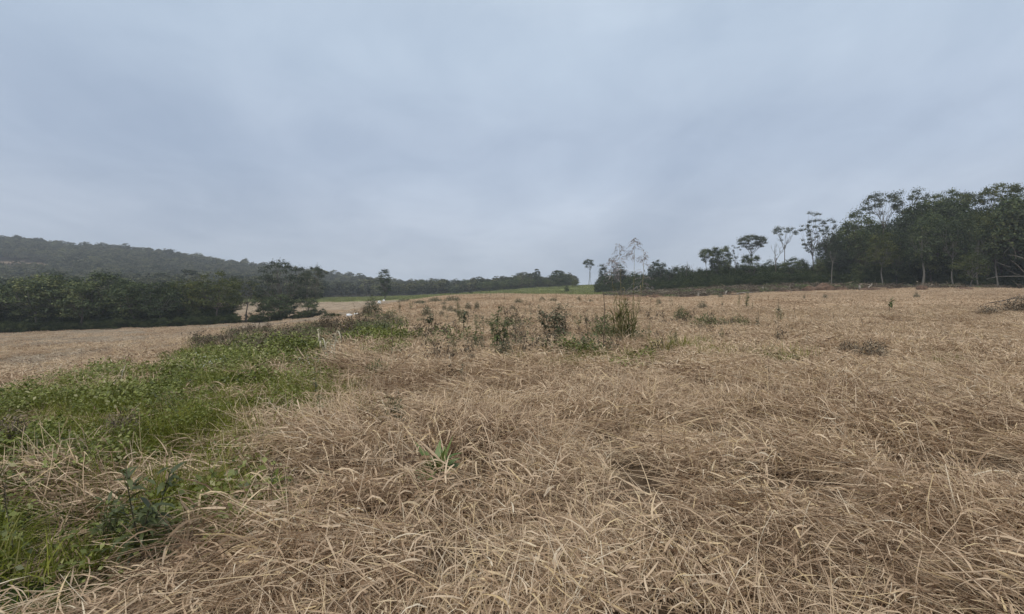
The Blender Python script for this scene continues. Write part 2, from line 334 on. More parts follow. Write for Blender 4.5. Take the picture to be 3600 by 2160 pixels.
# ------------------------------------------------------------------ mesh building
class MB:
    """collects vertices, quads / triangles and a tint per vertex"""
    def __init__(s): s.v = []; s.q = []; s.t = []; s.tint = []; s.n = 0
    def add(s, v, q=None, t=None, tint=.5):
        v = np.asarray(v, float).reshape(-1, 3)
        if q is not None: s.q.append(np.asarray(q).reshape(-1, 4) + s.n)
        if t is not None: s.t.append(np.asarray(t).reshape(-1, 3) + s.n)
        s.tint.append(np.broadcast_to(np.asarray(tint, float), (len(v),)) if np.ndim(tint) == 0 else np.asarray(tint, float).ravel())
        s.v.append(v); s.n += len(v)
    def ribbons(s, p, d, ln, wd, bend=0.0, segs=3, rng=None, tint=.5, shape='blade', twist=0.0, sway=0.0):
        """N curved strips from p along d; bend > 0 lets them droop"""
        p = np.asarray(p, float).reshape(-1, 3); n = len(p)
        rng = rng or np.random.default_rng(0)
        d = norm(np.broadcast_to(np.asarray(d, float), (n, 3)).copy())
        ln = np.broadcast_to(np.asarray(ln, float), (n,)); wd = np.broadcast_to(np.asarray(wd, float), (n,)); bend = np.broadcast_to(np.asarray(bend, float), (n,))
        side = norm(np.cross(d, [0, 0, 1.0]) + rng.normal(0, .12, (n, 3)))
        tw = np.broadcast_to(np.asarray(twist, float), (n,)) * rng.normal(0, 1, n)
        nrm0 = norm(np.cross(side, d))
        side = norm(side * np.cos(tw)[:, None] + nrm0 * np.sin(tw)[:, None])
        swv = rng.normal(0, 1, (n, 3)) * sway
        prof = {'blade': lambda t: np.where(t < .15, .6 + 2.6 * t, np.maximum(1.0 - ((t - .15) / .85) ** 1.6, .06)),
                'straw': lambda t: 1.0 - .5 * t,
                'leaf': lambda t: np.maximum(np.sin(np.pi * np.clip(t, 0, 1) ** .8), .07)}[shape]
        rows = []; cur = p.copy()
        for k in range(segs + 1):
            t = k / segs
            w = wd * prof(np.array(t)) * .5
            rows.append(np.stack([cur - side * w[:, None], cur + side * w[:, None]], 1))
            if k < segs:
                cur = cur + d * (ln / segs)[:, None]
                d = norm(d + np.array([0, 0, -1.0]) * (bend / segs)[:, None] + swv / segs)
        v = np.stack(rows, 1)                                  # n, segs+1, 2, 3
        st = (segs + 1) * 2
        base = np.arange(n)[:, None] * st + np.arange(segs)[None] * 2
        q = np.stack([base, base + 1, base + 3, base + 2], -1)
        tt = np.repeat(np.broadcast_to(np.asarray(tint, float), (n,)), st)
        s.add(v, q=q, tint=tt)
        return cur
    def leaves(s, c, nrm, size, rng, aspect=.55, tint=.5):
        """N flat lozenge leaves"""
        c = np.asarray(c, float); n = len(c)
        nrm = norm(nrm); a = norm(np.cross(nrm, rng.normal(0, 1, (n, 3)))); b = np.cross(nrm, a)
        sz = np.broadcast_to(np.asarray(size, float), (n,))[:, None]
        droop = nrm * sz * .12
        v = np.stack([c - a * sz * .5 - droop, c - b * sz * .5 * aspect, c + a * sz * .5 - droop, c + b * sz * .5 * aspect], 1)
        s.add(v, q=np.arange(n)[:, None] * 4 + np.arange(4)[None], tint=np.repeat(np.broadcast_to(np.asarray(tint, float), (n,)), 4))
    def tube(s, pts, rad, sides=6, tint=.5, cap=True):
        pts = np.asarray(pts, float); n = len(pts)
        rad = np.broadcast_to(np.asarray(rad, float), (n,))
        tg = norm(np.gradient(pts, axis=0))
        ref = np.array([0, 0, 1.0]) if abs(tg[:, 2]).mean() < .8 else np.array([1.0, 0, 0])
        a = norm(np.cross(tg, ref)); b = np.cross(tg, a)
        th = np.linspace(0, 2 * np.pi, sides, endpoint=False)
        ring = pts[:, None] + rad[:, None, None] * (a[:, None] * np.cos(th)[None, :, None] + b[:, None] * np.sin(th)[None, :, None])
        i = np.arange(n - 1)[:, None] * sides; j = np.arange(sides)[None]; j2 = (j + 1) % sides
        q = np.stack([i + j, i + j2, i + sides + j2, i + sides + j], -1)
        v = ring.reshape(-1, 3); tris = None
        if cap:
            v = np.concatenate([v, pts[:1], pts[-1:]]); c0, c1 = n * sides, n * sides + 1; o = (n - 1) * sides
            jj = np.arange(sides); j3 = (jj + 1) % sides
            tris = np.concatenate([np.stack([np.full(sides, c0), j3, jj], 1), np.stack([np.full(sides, c1), o + jj, o + j3], 1)])
        s.add(v, q=q, t=tris, tint=tint)
    def mesh(s, name, mat, smooth=False):
        v = np.concatenate(s.v); me = bpy.data.meshes.new(name)
        q = np.concatenate(s.q) if s.q else np.zeros((0, 4), int); t = np.concatenate(s.t) if s.t else np.zeros((0, 3), int)
        me.vertices.add(len(v)); me.vertices.foreach_set('co', v.astype(np.float32).ravel())
        nl = len(q) * 4 + len(t) * 3
        me.loops.add(nl); me.loops.foreach_set('vertex_index', np.concatenate([q.ravel(), t.ravel()]).astype(np.int32))
        me.polygons.add(len(q) + len(t))
        me.polygons.foreach_set('loop_start', np.concatenate([np.arange(len(q)) * 4, len(q) * 4 + np.arange(len(t)) * 3]).astype(np.int32))
        if smooth: me.polygons.foreach_set('use_smooth', np.ones(len(q) + len(t), bool))
        at_ = me.attributes.new('tint', 'FLOAT', 'POINT'); at_.data.foreach_set('value', np.concatenate(s.tint).astype(np.float32))
        me.materials.append(mat); me.update(calc_edges=True); me.validate()
        return me
    def obj(s, name, mat, parent=None, smooth=False):
        o = bpy.data.objects.new(name, s.mesh(name, mat, smooth)); COL.objects.link(o)
        if parent: o.parent = parent
        return o

def tag(o, label=None, cat=None, group=None, kind=None):
    if label: o['label'] = label
    if cat: o['category'] = cat
    if group: o['group'] = group
    if kind: o['kind'] = kind
    return o

def thing(name, label, cat, loc, rz=0.0, sc=1.0, group=None):
    o = bpy.data.objects.new(name, None); COL.objects.link(o)
    o.location = loc; o.rotation_euler = (0, 0, rz); o.scale = (sc, sc, sc) if np.ndim(sc) == 0 else sc
    o.empty_display_size = .2
    return tag(o, label, cat, group)

def copy_tree(src, label, loc, rz, sc, group=None):
    c = src.copy(); COL.objects.link(c); c.location = loc; c.rotation_euler = (0, 0, rz); c.scale = (sc, sc, sc) if np.ndim(sc) == 0 else sc
    c['label'] = label
    if group: c['group'] = group
    elif 'group' in c: del c['group']
    for ch in list(src.children):
        k = ch.copy(); COL.objects.link(k); k.parent = c
        for g in ch.children:
            d = g.copy(); COL.objects.link(d); d.parent = k
    return c

# ------------------------------------------------------------------ scattering of stuff
def scatter(name, label, protos, pts, rot, scl, idx):
    """one object of kind stuff: a point per tuft, instanced by geometry nodes"""
    n = len(pts); me = bpy.data.meshes.new(name)
    me.vertices.add(n); me.vertices.foreach_set('co', np.asarray(pts, np.float32).ravel())
    a = me.attributes.new('rot', 'FLOAT_VECTOR', 'POINT'); a.data.foreach_set('vector', np.asarray(rot, np.float32).ravel())
    a = me.attributes.new('scl', 'FLOAT_VECTOR', 'POINT'); a.data.foreach_set('vector', np.asarray(scl, np.float32).ravel())
    a = me.attributes.new('idx', 'INT', 'POINT'); a.data.foreach_set('value', np.asarray(idx, np.int32))
    o = bpy.data.objects.new(name, me); COL.objects.link(o)
    tag(o, label, None, None, 'stuff')
    ng = bpy.data.node_groups.new(name, 'GeometryNodeTree')
    ng.interface.new_socket('Geometry', in_out='INPUT', socket_type='NodeSocketGeometry')
    ng.interface.new_socket('Geometry', in_out='OUTPUT', socket_type='NodeSocketGeometry')
    N, L = ng.nodes.new, ng.links.new
    gi, go = N('NodeGroupInput'), N('NodeGroupOutput')
    jn = N('GeometryNodeJoinGeometry')
    for pm in protos:
        po = bpy.data.objects.new(pm.name, pm)               # mesh holder, never linked to the scene
        oi = N('GeometryNodeObjectInfo'); oi.inputs['Object'].default_value = po
        g2 = N('GeometryNodeGeometryToInstance'); L(oi.outputs['Geometry'], g2.inputs[0]); L(g2.outputs[0], jn.inputs[0])
    ip = N('GeometryNodeInstanceOnPoints'); L(gi.outputs[0], ip.inputs['Points']); L(jn.outputs[0], ip.inputs['Instance']); ip.inputs['Pick Instance'].default_value = True
    def na(nm, ty):
        x = N('GeometryNodeInputNamedAttribute'); x.data_type = ty; x.inputs['Name'].default_value = nm
        return x.outputs['Attribute']
    L(na('idx', 'INT'), ip.inputs['Instance Index']); L(na('rot', 'FLOAT_VECTOR'), ip.inputs['Rotation']); L(na('scl', 'FLOAT_VECTOR'), ip.inputs['Scale'])
    L(ip.outputs[0], go.inputs[0])
    md = o.modifiers.new('scatter', 'NODES'); md.node_group = ng
    return o

def sample(y0, y1, dens, rng, slope=1.17, pad=2.0, x0=None, x1=None):
    w = slope * max(y1, 0) + pad
    n = int((y1 - y0) * 2 * w * dens)
    y = rng.uniform(y0, y1, n); x = rng.uniform(-w, w, n)
    k = np.abs(x) < slope * np.maximum(y, 0) + pad
    if x0 is not None: k &= x > x0
    if x1 is not None: k &= x < x1
    return x[k], y[k]

# ---- prototypes of tufts
def rdir(rng, n, az, az_sd, el0, el1):
    a = az + rng.normal(0, 1, n) * az_sd; e = rng.uniform(el0, el1, n)
    return np.stack([np.cos(a) * np.cos(e), np.sin(a) * np.cos(e), np.sin(e)], -1)

def disk(rng, n, r):
    a = rng.uniform(0, 2 * np.pi, n); q = r * np.sqrt(rng.uniform(0, 1, n))
    return np.cos(a) * q, np.sin(a) * q

def straw_patch(seed, r, n, wk=1.0, lk=1.0, hk=1.0, mat='straw', upright=.12):
    rng = np.random.default_rng(seed); b = MB()
    m = int(n * (.54 - upright * .5)); x, y = disk(rng, m, r)
    b.ribbons(np.stack([x, y, rng.beta(1.2, 1.6, m) * .2 * hk], -1), rdir(rng, m, 0, .75, -.2, .26), rng.uniform(.12, .52, m) * lk, rng.uniform(.003, .0062, m) * wk, rng.uniform(-.08, .25, m), 3, rng, np.clip(rng.normal(.5, .26, m), 0, 1), 'straw', 1.0, .14)
    m = int(n * .42); x, y = disk(rng, m, r)
    b.ribbons(np.stack([x, y, rng.uniform(.03, .2, m) * hk], -1), rdir(rng, m, .2, 1.5, -.3, .8), rng.uniform(.05, .26, m) * lk, rng.uniform(.0055, .0145, m) * wk, rng.uniform(.4, 2.2, m), 4, rng, np.clip(rng.normal(.58, .22, m), 0, 1), 'blade', .8, .5)
    m = int(n * upright); x, y = disk(rng, m, r)
    b.ribbons(np.stack([x, y, np.zeros(m)], -1), rdir(rng, m, .1, 1.1, .45, 1.35), rng.uniform(.18, .42, m) * lk * hk, rng.uniform(.004, .008, m) * wk, rng.uniform(.2, 1.3, m), 4, rng, np.clip(rng.normal(.6, .2, m), 0, 1), 'straw', .5, .3)
    return b.mesh('dry_grass_tuft', M[mat])

def tall_straw(seed, n=60, h=.55):
    rng = np.random.default_rng(seed); b = MB(); x, y = disk(rng, n, .2)
    d = norm(np.stack([x * 2 + rng.normal(0, .25, n), y * 2 + rng.normal(0, .25, n), np.full(n, 1.0)], -1))
    b.ribbons(np.stack([x, y, np.zeros(n)], -1), d, rng.uniform(.5, 1.15, n) * h, rng.uniform(.004, .013, n), rng.uniform(.2, 1.4, n), 5, rng, np.clip(rng.normal(.6, .2, n), 0, 1), 'blade', .6, .25)
    return b.mesh('tall_dry_tuft', M['straw'])

def grass_patch(seed, r, n, h, w, mat='grass', el=(.5, 1.45)):
    rng = np.random.default_rng(seed); b = MB(); x, y = disk(rng, n, r)
    b.ribbons(np.stack([x, y, np.zeros(n)], -1), rdir(rng, n, 0, 3, *el), rng.uniform(.4, 1.1, n) * h, rng.uniform(.6, 1.3, n) * w, rng.uniform(.2, 1.8, n), 4, rng, np.clip(rng.normal(.5, .25, n), 0, 1), 'blade', .5, .3)
    return b.mesh('green_grass_tuft', M[mat])

def herb_patch(seed, r, n, h, ls, mat='herb'):
    rng = np.random.default_rng(seed); b = MB(); x, y = disk(rng, n, r)
    hh = h * (.35 + .65 * fbm(x * 4 / r + seed, y * 4 / r, 4)) * 1.3
    z = hh * rng.beta(2.4, 1.0, n)
    nr = np.stack([rng.normal(0, .6, n), rng.normal(0, .6, n), np.ones(n)], -1)
    b.leaves(np.stack([x, y, z], -1), nr, rng.uniform(.6, 1.4, n) * ls, rng, .62, np.clip(rng.normal(.5, .25, n), 0, 1))
    m = n // 12; x, y = disk(rng, m, r)
    b.ribbons(np.stack([x, y, np.zeros(m)], -1), rdir(rng, m, 0, 3, .8, 1.5), h * rng.uniform(.7, 1.15, m), ls * .1, .4, 3, rng, .3, 'straw')
    return b.mesh('leafy_herb_tuft', M[mat])

def dead_patch(seed, h, n=10, k=1.0):
    """dead branching weeds: thin stems with dry scraps along them"""
    rng = np.random.default_rng(seed); b = MB(); x, y = disk(rng, n, .3)
    p = np.stack([x, y, np.zeros(n)], -1); d = rdir(rng, n, 0, 3, .8, 1.5)
    ln = h * rng.uniform(.5, 1.1, n)
    b.ribbons(p, d, ln, .008 * k, .25, 4, rng, rng.uniform(.1, .6, n), 'straw')
    m = n * 6; i = rng.integers(0, n, m); t = rng.uniform(.25, .95, m)
    q = p[i] + d[i] * (ln[i] * t)[:, None]
    d2 = rdir(rng, m, 0, 3, -.1, 1.1); l2 = ln[i] * rng.uniform(.12, .35, m)
    e = b.ribbons(q, d2, l2, .006 * k, .3, 2, rng, rng.uniform(.1, .7, m), 'straw')
    w = m * 4; j = rng.integers(0, m, w)
    c = q[j] + d2[j] * (l2[j] * rng.uniform(.3, 1.1, w))[:, None] + rng.normal(0, .02, (w, 3))
    b.leaves(c, rng.normal(0, 1, (w, 3)), rng.uniform(.02, .05, w) * k, rng, .5, np.clip(rng.normal(.4, .25, w), 0, 1))
    return b.mesh('dead_weed_tuft', M['dead'])

def flower_patch(seed, r=.25, n=26):
    rng = np.random.default_rng(seed); b = MB(); x, y = disk(rng, n, r)
    c = np.stack([x, y, rng.uniform(.2, .36, n)], -1)
    for k in range(2):
        b.leaves(c + rng.normal(0, .004, (n, 3)), np.stack([rng.normal(0, .5, n), rng.normal(-.3, .5, n), np.ones(n)], -1), rng.uniform(.009, .02, n), rng, .9, rng.uniform(0, 1, n))
    return b.mesh('white_flower_tuft', M['petal'])

# ------------------------------------------------------------------ world, sun, camera
def build_light():
    w = bpy.data.worlds.new('World'); S.world = w; w.use_nodes = True
    nt = w.node_tree; nt.nodes.clear(); N, L = nt.nodes.new, nt.links.new
    out = N('ShaderNodeOutputWorld')
    sky = N('ShaderNodeTexSky'); sky.sky_type = 'NISHITA'; sky.sun_disc = False
    sky.sun_elevation = R(52); sky.sun_rotation = R(200); sky.air_density = 1.0; sky.dust_density = 2.0
    b1 = N('ShaderNodeBackground'); b1.inputs[1].default_value = .06; L(sky.outputs[0], b1.inputs[0])
    tc = N('ShaderNodeTexCoord'); sp = N('ShaderNodeSeparateXYZ'); L(tc.outputs['Generated'], sp.inputs[0])
    def math_(op, a, b=None):
        m = N('ShaderNodeMath'); m.operation = op
        for i, x in enumerate((a, b)):
            if x is None: continue
            if isinstance(x, (int, float)): m.inputs[i].default_value = x
            else: L(x, m.inputs[i])
        return m.outputs[0]
    z = math_('MAXIMUM', sp.outputs['Z'], 0.0)
    zz = math_('ADD', z, .22)
    cb = N('ShaderNodeCombineXYZ'); L(math_('DIVIDE', sp.outputs['X'], zz), cb.inputs[0]); L(math_('DIVIDE', sp.outputs['Y'], zz), cb.inputs[1])
    mp = N('ShaderNodeMapping'); mp.inputs['Rotation'].default_value = (0, 0, R(-14)); mp.inputs['Scale'].default_value = (1.0, .42, 1); mp.inputs['Location'].default_value = (2.3, .6, 0)
    L(cb.outputs[0], mp.inputs[0])
    n1 = N('ShaderNodeTexNoise'); n1.inputs['Scale'].default_value = .85; n1.inputs['Detail'].default_value = 7; n1.inputs['Roughness'].default_value = .54; n1.inputs['Distortion'].default_value = .35
    L(mp.outputs[0], n1.inputs['Vector'])
    cl = N('ShaderNodeValToRGB'); ramp_stops(cl, [(.32, (.81, .835, .87)), (.5, (.98, .98, .985)), (.67, (1.13, 1.12, 1.105))]); L(n1.outputs['Fac'], cl.inputs[0])
    el = N('ShaderNodeValToRGB'); el.color_ramp.interpolation = 'EASE'
    ramp_stops(el, [(0.0, (.555, .63, .735)), (.10, (.55, .63, .755)), (.24, (.51, .605, .75)), (.42, (.57, .68, .82)), (.7, (.82, .92, 1.0)), (1.0, (1.02, 1.1, 1.15))]); L(z, el.inputs[0])
    mu = N('ShaderNodeMix'); mu.data_type = 'RGBA'; mu.blend_type = 'MULTIPLY'; mu.inputs[0].default_value = 1.0
    n2 = N('ShaderNodeTexNoise'); n2.inputs['Scale'].default_value = 2.1; n2.inputs['Detail'].default_value = 6; n2.inputs['Roughness'].default_value = .55; n2.inputs['Distortion'].default_value = .6
    L(cb.outputs[0], n2.inputs['Vector'])
    c2 = N('ShaderNodeValToRGB'); ramp_stops(c2, [(.35, (.93, .94, .955)), (.65, (1.03, 1.025, 1.02))]); L(n2.outputs['Fac'], c2.inputs[0])
    m2 = N('ShaderNodeMix'); m2.data_type = 'RGBA'; m2.blend_type = 'MULTIPLY'; m2.inputs[0].default_value = 1.0
    L(cl.outputs[0], m2.inputs[6]); L(c2.outputs[0], m2.inputs[7])
    L(el.outputs[0], mu.inputs[6]); L(m2.outputs[2], mu.inputs[7])
    b2 = N('ShaderNodeBackground'); b2.inputs[1].default_value = 1.0; L(mu.outputs[2], b2.inputs[0])
    mx = N('ShaderNodeMixShader'); mx.inputs[0].default_value = .93
    L(b1.outputs[0], mx.inputs[1]); L(b2.outputs[0], mx.inputs[2]); L(mx.outputs[0], out.inputs[0])
    ld = bpy.data.lights.new('sun', 'SUN'); ld.energy = 1.5; ld.angle = R(25); ld.color = (1.0, .93, .82)
    lo = bpy.data.objects.new('sun', ld); COL.objects.link(lo)
    az = R(200)                                               # behind the camera, a little to the left
    dirv = Vector((math.sin(az) * math.cos(R(52)), math.cos(az) * math.cos(R(52)), math.sin(R(52))))
    lo.rotation_euler = dirv.to_track_quat('Z', 'Y').to_euler()
    cd = bpy.data.cameras.new('camera'); cd.sensor_width = 36; cd.lens = 18.0; cd.shift_y = -80 / 3600; cd.clip_start = .05; cd.clip_end = 5000
    co = bpy.data.objects.new('camera', cd); COL.objects.link(co); co.location = (0, 0, CAM_H); co.rotation_euler = (R(90), 0, 0)
    S.camera = co
    S.view_settings.view_transform = 'Standard'; S.view_settings.look = 'None'; S.view_settings.exposure = 0.0; S.view_settings.gamma = 1.0
    c = S.cycles
    c.max_bounces = 5; c.diffuse_bounces = 3; c.glossy_bounces = 1; c.transmission_bounces = 2; c.transparent_max_bounces = 4; c.volume_bounces = 0
    c.use_denoising = True; c.caustics_reflective = False; c.caustics_refractive = False
    c.use_adaptive_sampling = True; c.adaptive_threshold = .02
build_light()

# ------------------------------------------------------------------ ground and air
def build_ground():
    na, nr = 720, 300
    r = np.concatenate([[0.0], np.exp(np.linspace(math.log(.35), math.log(1050), nr - 1))])
    # finer steps of angle ahead of the camera, coarser behind
    t = np.linspace(-1, 1, na, endpoint=False)
    th = np.pi * (t * .42 + np.sign(t) * np.abs(t) ** 3 * .58)
    rr, tt = np.meshgrid(r[1:], th, indexing='ij')
    x, y = rr * np.sin(tt), rr * np.cos(tt)
    z = ground(x, y)
    v = np.concatenate([[[0, 0, g1(0, 0)]], np.stack([x, y, z], -1).reshape(-1, 3)])
    n = nr - 1
    i = np.arange(n - 1)[:, None] * na; j = np.arange(na)[None]; j2 = (j + 1) % na
    q = np.stack([i + j, i + na + j, i + na + j2, i + j2], -1).reshape(-1, 4) + 1
    jj = np.arange(na); tr = np.stack([np.zeros(na, int), 1 + jj, 1 + (jj + 1) % na], -1)
    b = MB(); b.add(v, q=q, t=tr)
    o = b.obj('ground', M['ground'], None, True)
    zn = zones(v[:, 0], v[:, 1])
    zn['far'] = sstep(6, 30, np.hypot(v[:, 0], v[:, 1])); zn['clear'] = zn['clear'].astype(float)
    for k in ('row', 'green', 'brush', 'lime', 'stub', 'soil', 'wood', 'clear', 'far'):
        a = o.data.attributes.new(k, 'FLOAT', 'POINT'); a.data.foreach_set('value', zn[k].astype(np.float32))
    tag(o, 'rolling farmland with dry field, stubble and wooded slope', None, None, 'structure')
    hz = MB(); a = 1120.0
    zlo, zhi = float(v[:, 2].min()) - 1, max(float(v[:, 2].max()) + 14, 60)
    c = np.array([(sx * a, sy * a, zz) for zz in (zlo, zhi) for sy in (-1, 1) for sx in (-1, 1)])
    hz.add(c, q=[(0, 2, 3, 1), (4, 5, 7, 6), (0, 1, 5, 4), (2, 6, 7, 3), (0, 4, 6, 2), (1, 3, 7, 5)])
    m = bpy.data.materials.new('thin_air'); nt, N, L = nodes_of(m)
    out = N('ShaderNodeOutputMaterial'); pv = N('ShaderNodeVolumePrincipled'); pv.inputs['Density'].default_value = .00043; pv.inputs['Color'].default_value = (.92, .95, 1.0, 1)
    L(pv.outputs[0], out.inputs['Volume'])
    h = hz.obj('haze', m); tag(h, 'thin bluish haze hanging over the whole farmland', None, None, 'stuff')
build_ground()

# ------------------------------------------------------------------ grass and other ground growth
def place(x, y, lift=0.0):
    return np.stack([x, y, ground(x, y) + lift], -1)

def flow(x, y):
    return 2.4 + (fbm(x * .45, y * .45, 41) - .5) * 7.5 + sstep(0, 6, x) * .2

def build_growth():
    rng = np.random.default_rng(11)
    def put(name, label, protos, x, y, sc, szr=(.75, 1.25), follow=None, lift=0.0, tilt=.08, zmul=None):
        n = len(x)
        if n == 0: return
        rz = flow(x, y) + rng.normal(0, .3, n) if follow else rng.uniform(0, 6.283, n)
        s = sc * rng.uniform(*szr, n)
        sz = s * (zmul if zmul is not None else rng.uniform(.8, 1.2, n))
        scatter(name, label, protos, place(x, y, lift), np.stack([rng.normal(0, tilt, n), rng.normal(0, tilt, n), rz], -1), np.stack([s, s, sz], -1), rng.integers(0, len(protos), n))
    # dry straw, three ranges
    def straw_ok(x, y, keep_in_green):
        z = zones(x, y)
        p = (1 - z['green'] * (1 - keep_in_green)) * (1 - z['brush'] * .6) * (1 - z['wood']) * (1 - z['soil'] * .95) * (1 - z['lime']) * (1 - np.clip(z['stub'], 0, 1) * .85)
        return rng.uniform(0, 1, len(x)) < p, z
    near = [straw_patch(100 + k, .42, 500, .95, 1.1) for k in range(6)]
    x, y = sample(-1.5, 10, 9.0, rng, pad=2.5); k, z = straw_ok(x, y, .2); k &= rng.uniform(0, 1, len(x)) < .12 + .88 * sstep(.36, .52, fbm(x * 1.25, y * 1.25, 54)); x, y = x[k], y[k]
    k = ~((zones(x, y)['u'] < 820) & (rng.uniform(0, 1, len(x)) < .2)); x, y = x[k], y[k]
    z = zones(x, y); hm = np.clip(-.25 + 2.6 * fbm(x * .9, y * .9, 51), .25, 1.9) * (1 - .36 * (1 - sstep(650, 950, z['u'])) * (y > 1))
    put('dry_grass', 'matted pale brown straw covering the nearest ground', near, x, y, 1.0, follow=True, zmul=hm, tilt=.12)
    mid = [straw_patch(200 + k, .7, 720, 1.4, .9, .95) for k in range(5)]
    x, y = sample(9, 34, 3.9, rng); k, z = straw_ok(x, y, .06); x, y = x[k], y[k]
    hm = np.clip(.1 + 1.8 * fbm(x * .6, y * .6, 52), .3, 1.6)
    put('dry_grass', 'dry straw in the middle of the field around the weeds', mid, x, y, 1.0, follow=True, zmul=hm, tilt=.06)
    far = [straw_patch(300 + k, 1.7, 700, 4.6, .75, .95, 'straw_far', .3) for k in range(4)]
    x, y = sample(30, 150, .42, rng); k, z = straw_ok(x, y, .3); x, y = x[k], y[k]
    hm = np.clip(-.2 + 2.3 * fbm(x * .25, y * .25, 53), .3, 1.7)
    put('dry_grass', 'pale dry grass stretching to the far edge of the field', far, x, y, 1.0, zmul=hm, tilt=.03)
    # standing tufts of dry grass
    tl = [tall_straw(350 + k) for k in range(5)]
    x, y = sample(2.2, 24, .5, rng); k, z = straw_ok(x, y, .2); x, y, vv = x[k], y[k], z['v'][k]
    k = rng.uniform(0, 1, len(x)) < np.where(fbm(x * .5, y * .5, 61) > .52, .85, .12); x, y = x[k], y[k]
    put('tall_dry_grass', 'taller dry grass tufts standing out of the straw', tl, x, y, 1.0, (.4, .85), tilt=.3)
    # green
    def gsel(x, y, key='green', inv=None):
        z = zones(x, y); p = z[key].copy()
        if inv: p = p * (1 - z[inv])
        return rng.uniform(0, 1, len(x)) < p
    gp = [grass_patch(400 + k, .35, 260, .38, .007) for k in range(4)]
    x, y = sample(1.5, 11, 11, rng); k = gsel(x, y); x, y = x[k], y[k]
    k = fbm(x * .9, y * .9, 71) > .33; put('green_grass', 'fresh green grass in the damp strip on the left', gp, x[k], y[k], 1.0, (.6, 1.15), tilt=.15)
    hp = [herb_patch(420 + k, .38, 520, .3, .022 + .008 * k) for k in range(4)]
    k = ~k | (rng.uniform(0, 1, len(x)) < .4); put('leafy_weeds', 'low leafy green weeds in the damp strip on the left', hp, x[k], y[k], 1.0, (.7, 1.3), tilt=.15)
    gp2 = [grass_patch(440 + k, .6, 300, .36, .012) for k in range(3)] + [herb_patch(450 + k, .65, 1000, .26 + .05 * k, .032 + .008 * k) for k in range(4)]
    x, y = sample(10, 40, 3.2, rng); k = gsel(x, y); x, y = x[k], y[k]
    put('green_undergrowth', 'green undergrowth farther up the damp strip', gp2, x, y, 1.0, (.7, 1.3), tilt=.1, zmul=.6 + 1.1 * fbm(x * .6, y * .6, 72))
    fl = [flower_patch(470 + k) for k in range(3)]
    x, y = sample(3, 22, 6, rng); z = zones(x, y)
    c = np.where(in_poly(z['u'], z['v'], [(690, 1285), (930, 1270), (1120, 1310), (1100, 1345), (900, 1330), (700, 1340)]), .8, 0.0)
    c = np.maximum(c, np.where(in_poly(z['u'], z['v'], [(1060, 1250), (1200, 1260), (1200, 1320), (1060, 1320)]), .3, 0)); c = np.maximum(c, np.where(in_poly(z['u'], z['v'], [(430, 1800), (520, 1800), (520, 1930), (430, 1930)]), .25, 0))
    c = np.maximum(c * .5, z['green'] * .006)
    k = rng.uniform(0, 1, len(x)) < c * (.3 + fbm(x * 1.5, y * 1.5, 75)); put('white_wildflowers', 'small white flowers dotted through the green strip', fl, x[k], y[k], 1.0, (.6, 1.2), lift=.06)
    # dead brush
    dp = [dead_patch(500 + k, .45, 10, 1.3) for k in range(5)]
    x, y = sample(9, 60, 1.5, rng); k = gsel(x, y, 'brush'); x, y = x[k], y[k]
    put('dead_brush', 'dark tangle of dead weeds between green strip and stubble', dp, x, y, 1.0, (.6, 1.5), tilt=.15)
    x, y = sample(10, 60, .9, rng); k = gsel(x, y, 'brush'); x, y = x[k], y[k]
    put('brush_herbs', 'dull green weeds growing through the dead brush', [herb_patch(520 + k, .5, 420, .34, .05, 'weed') for k in range(3)], x, y, 1.0, (.7, 1.4), tilt=.1)
    # sparse dark weeds over the straw
    x, y = sample(9, 30, .45, rng); k, z = straw_ok(x, y, .5); k &= (z['u'] > 1150) & (z['u'] < 2850) & (z['v'] > 1120) & (z['v'] < 1370); x, y = x[k], y[k]
    put('dead_weed_stalks', 'thin dead weed stalks standing among the dry grass', [dead_patch(540 + k, .6, 5, 1.4) for k in range(4)], x, y, 1.0, (.5, 1.2), tilt=.15)
    MIDW = [(1250, 1110), (1450, 1150), (1620, 1190), (1650, 1150), (2050, 1130), (2140, 1180), (2330, 1190), (2330, 1240), (2050, 1260), (1900, 1240), (1700, 1250), (1450, 1225), (1260, 1240)]
    x, y = sample(9, 40, 1.0, rng); z = zones(x, y); k = in_poly(z['u'], z['v'], MIDW) & (rng.uniform(0, 1, len(x)) < .25 + .75 * (fbm(x * .5, y * .5, 95) > .5)); x, y = x[k], y[k]
    put('weed_thicket', 'brown and green weeds filling the ground between the tall weeds', [dead_patch(560 + k2, .5, 8, 1.3) for k2 in range(3)] + [herb_patch(565 + k2, .45, 240, .4, .05, 'weed') for k2 in range(3)], x, y, 1.0, (.6, 1.5), tilt=.12)
    # stubble
    sp = [straw_patch(600 + k, 1.3, 420, 3.2, .5, .42, 'stubble', .16) for k in range(4)]
    x, y = sample(8, 200, .62, rng, x1=5); z = zones(x, y); k = rng.uniform(0, 1, len(x)) < z['stub'] * (1 - z['row'] * .95) * (1 - z['wood']) * np.where(y > 110, .5, 1); x, y = x[k], y[k]
    put('stubble', 'greyish crop stubble on the sloping field at left', sp, x, y, 1.0, (.7, 1.2), tilt=.05, zmul=.5 + fbm(x * .3, y * .3, 81))
    # yellow grass margin between stubble and green
    # lime pasture
    x, y = sample(125, 330, .1, rng); k = gsel(x, y, 'lime'); x, y = x[k], y[k]
    put('pasture_grass', 'bright lime green pasture beyond the dry field', [grass_patch(620 + k, 2.2, 90, .7, .14, 'lime') for k in range(3)], x, y, 1.0, (.6, 1.2))
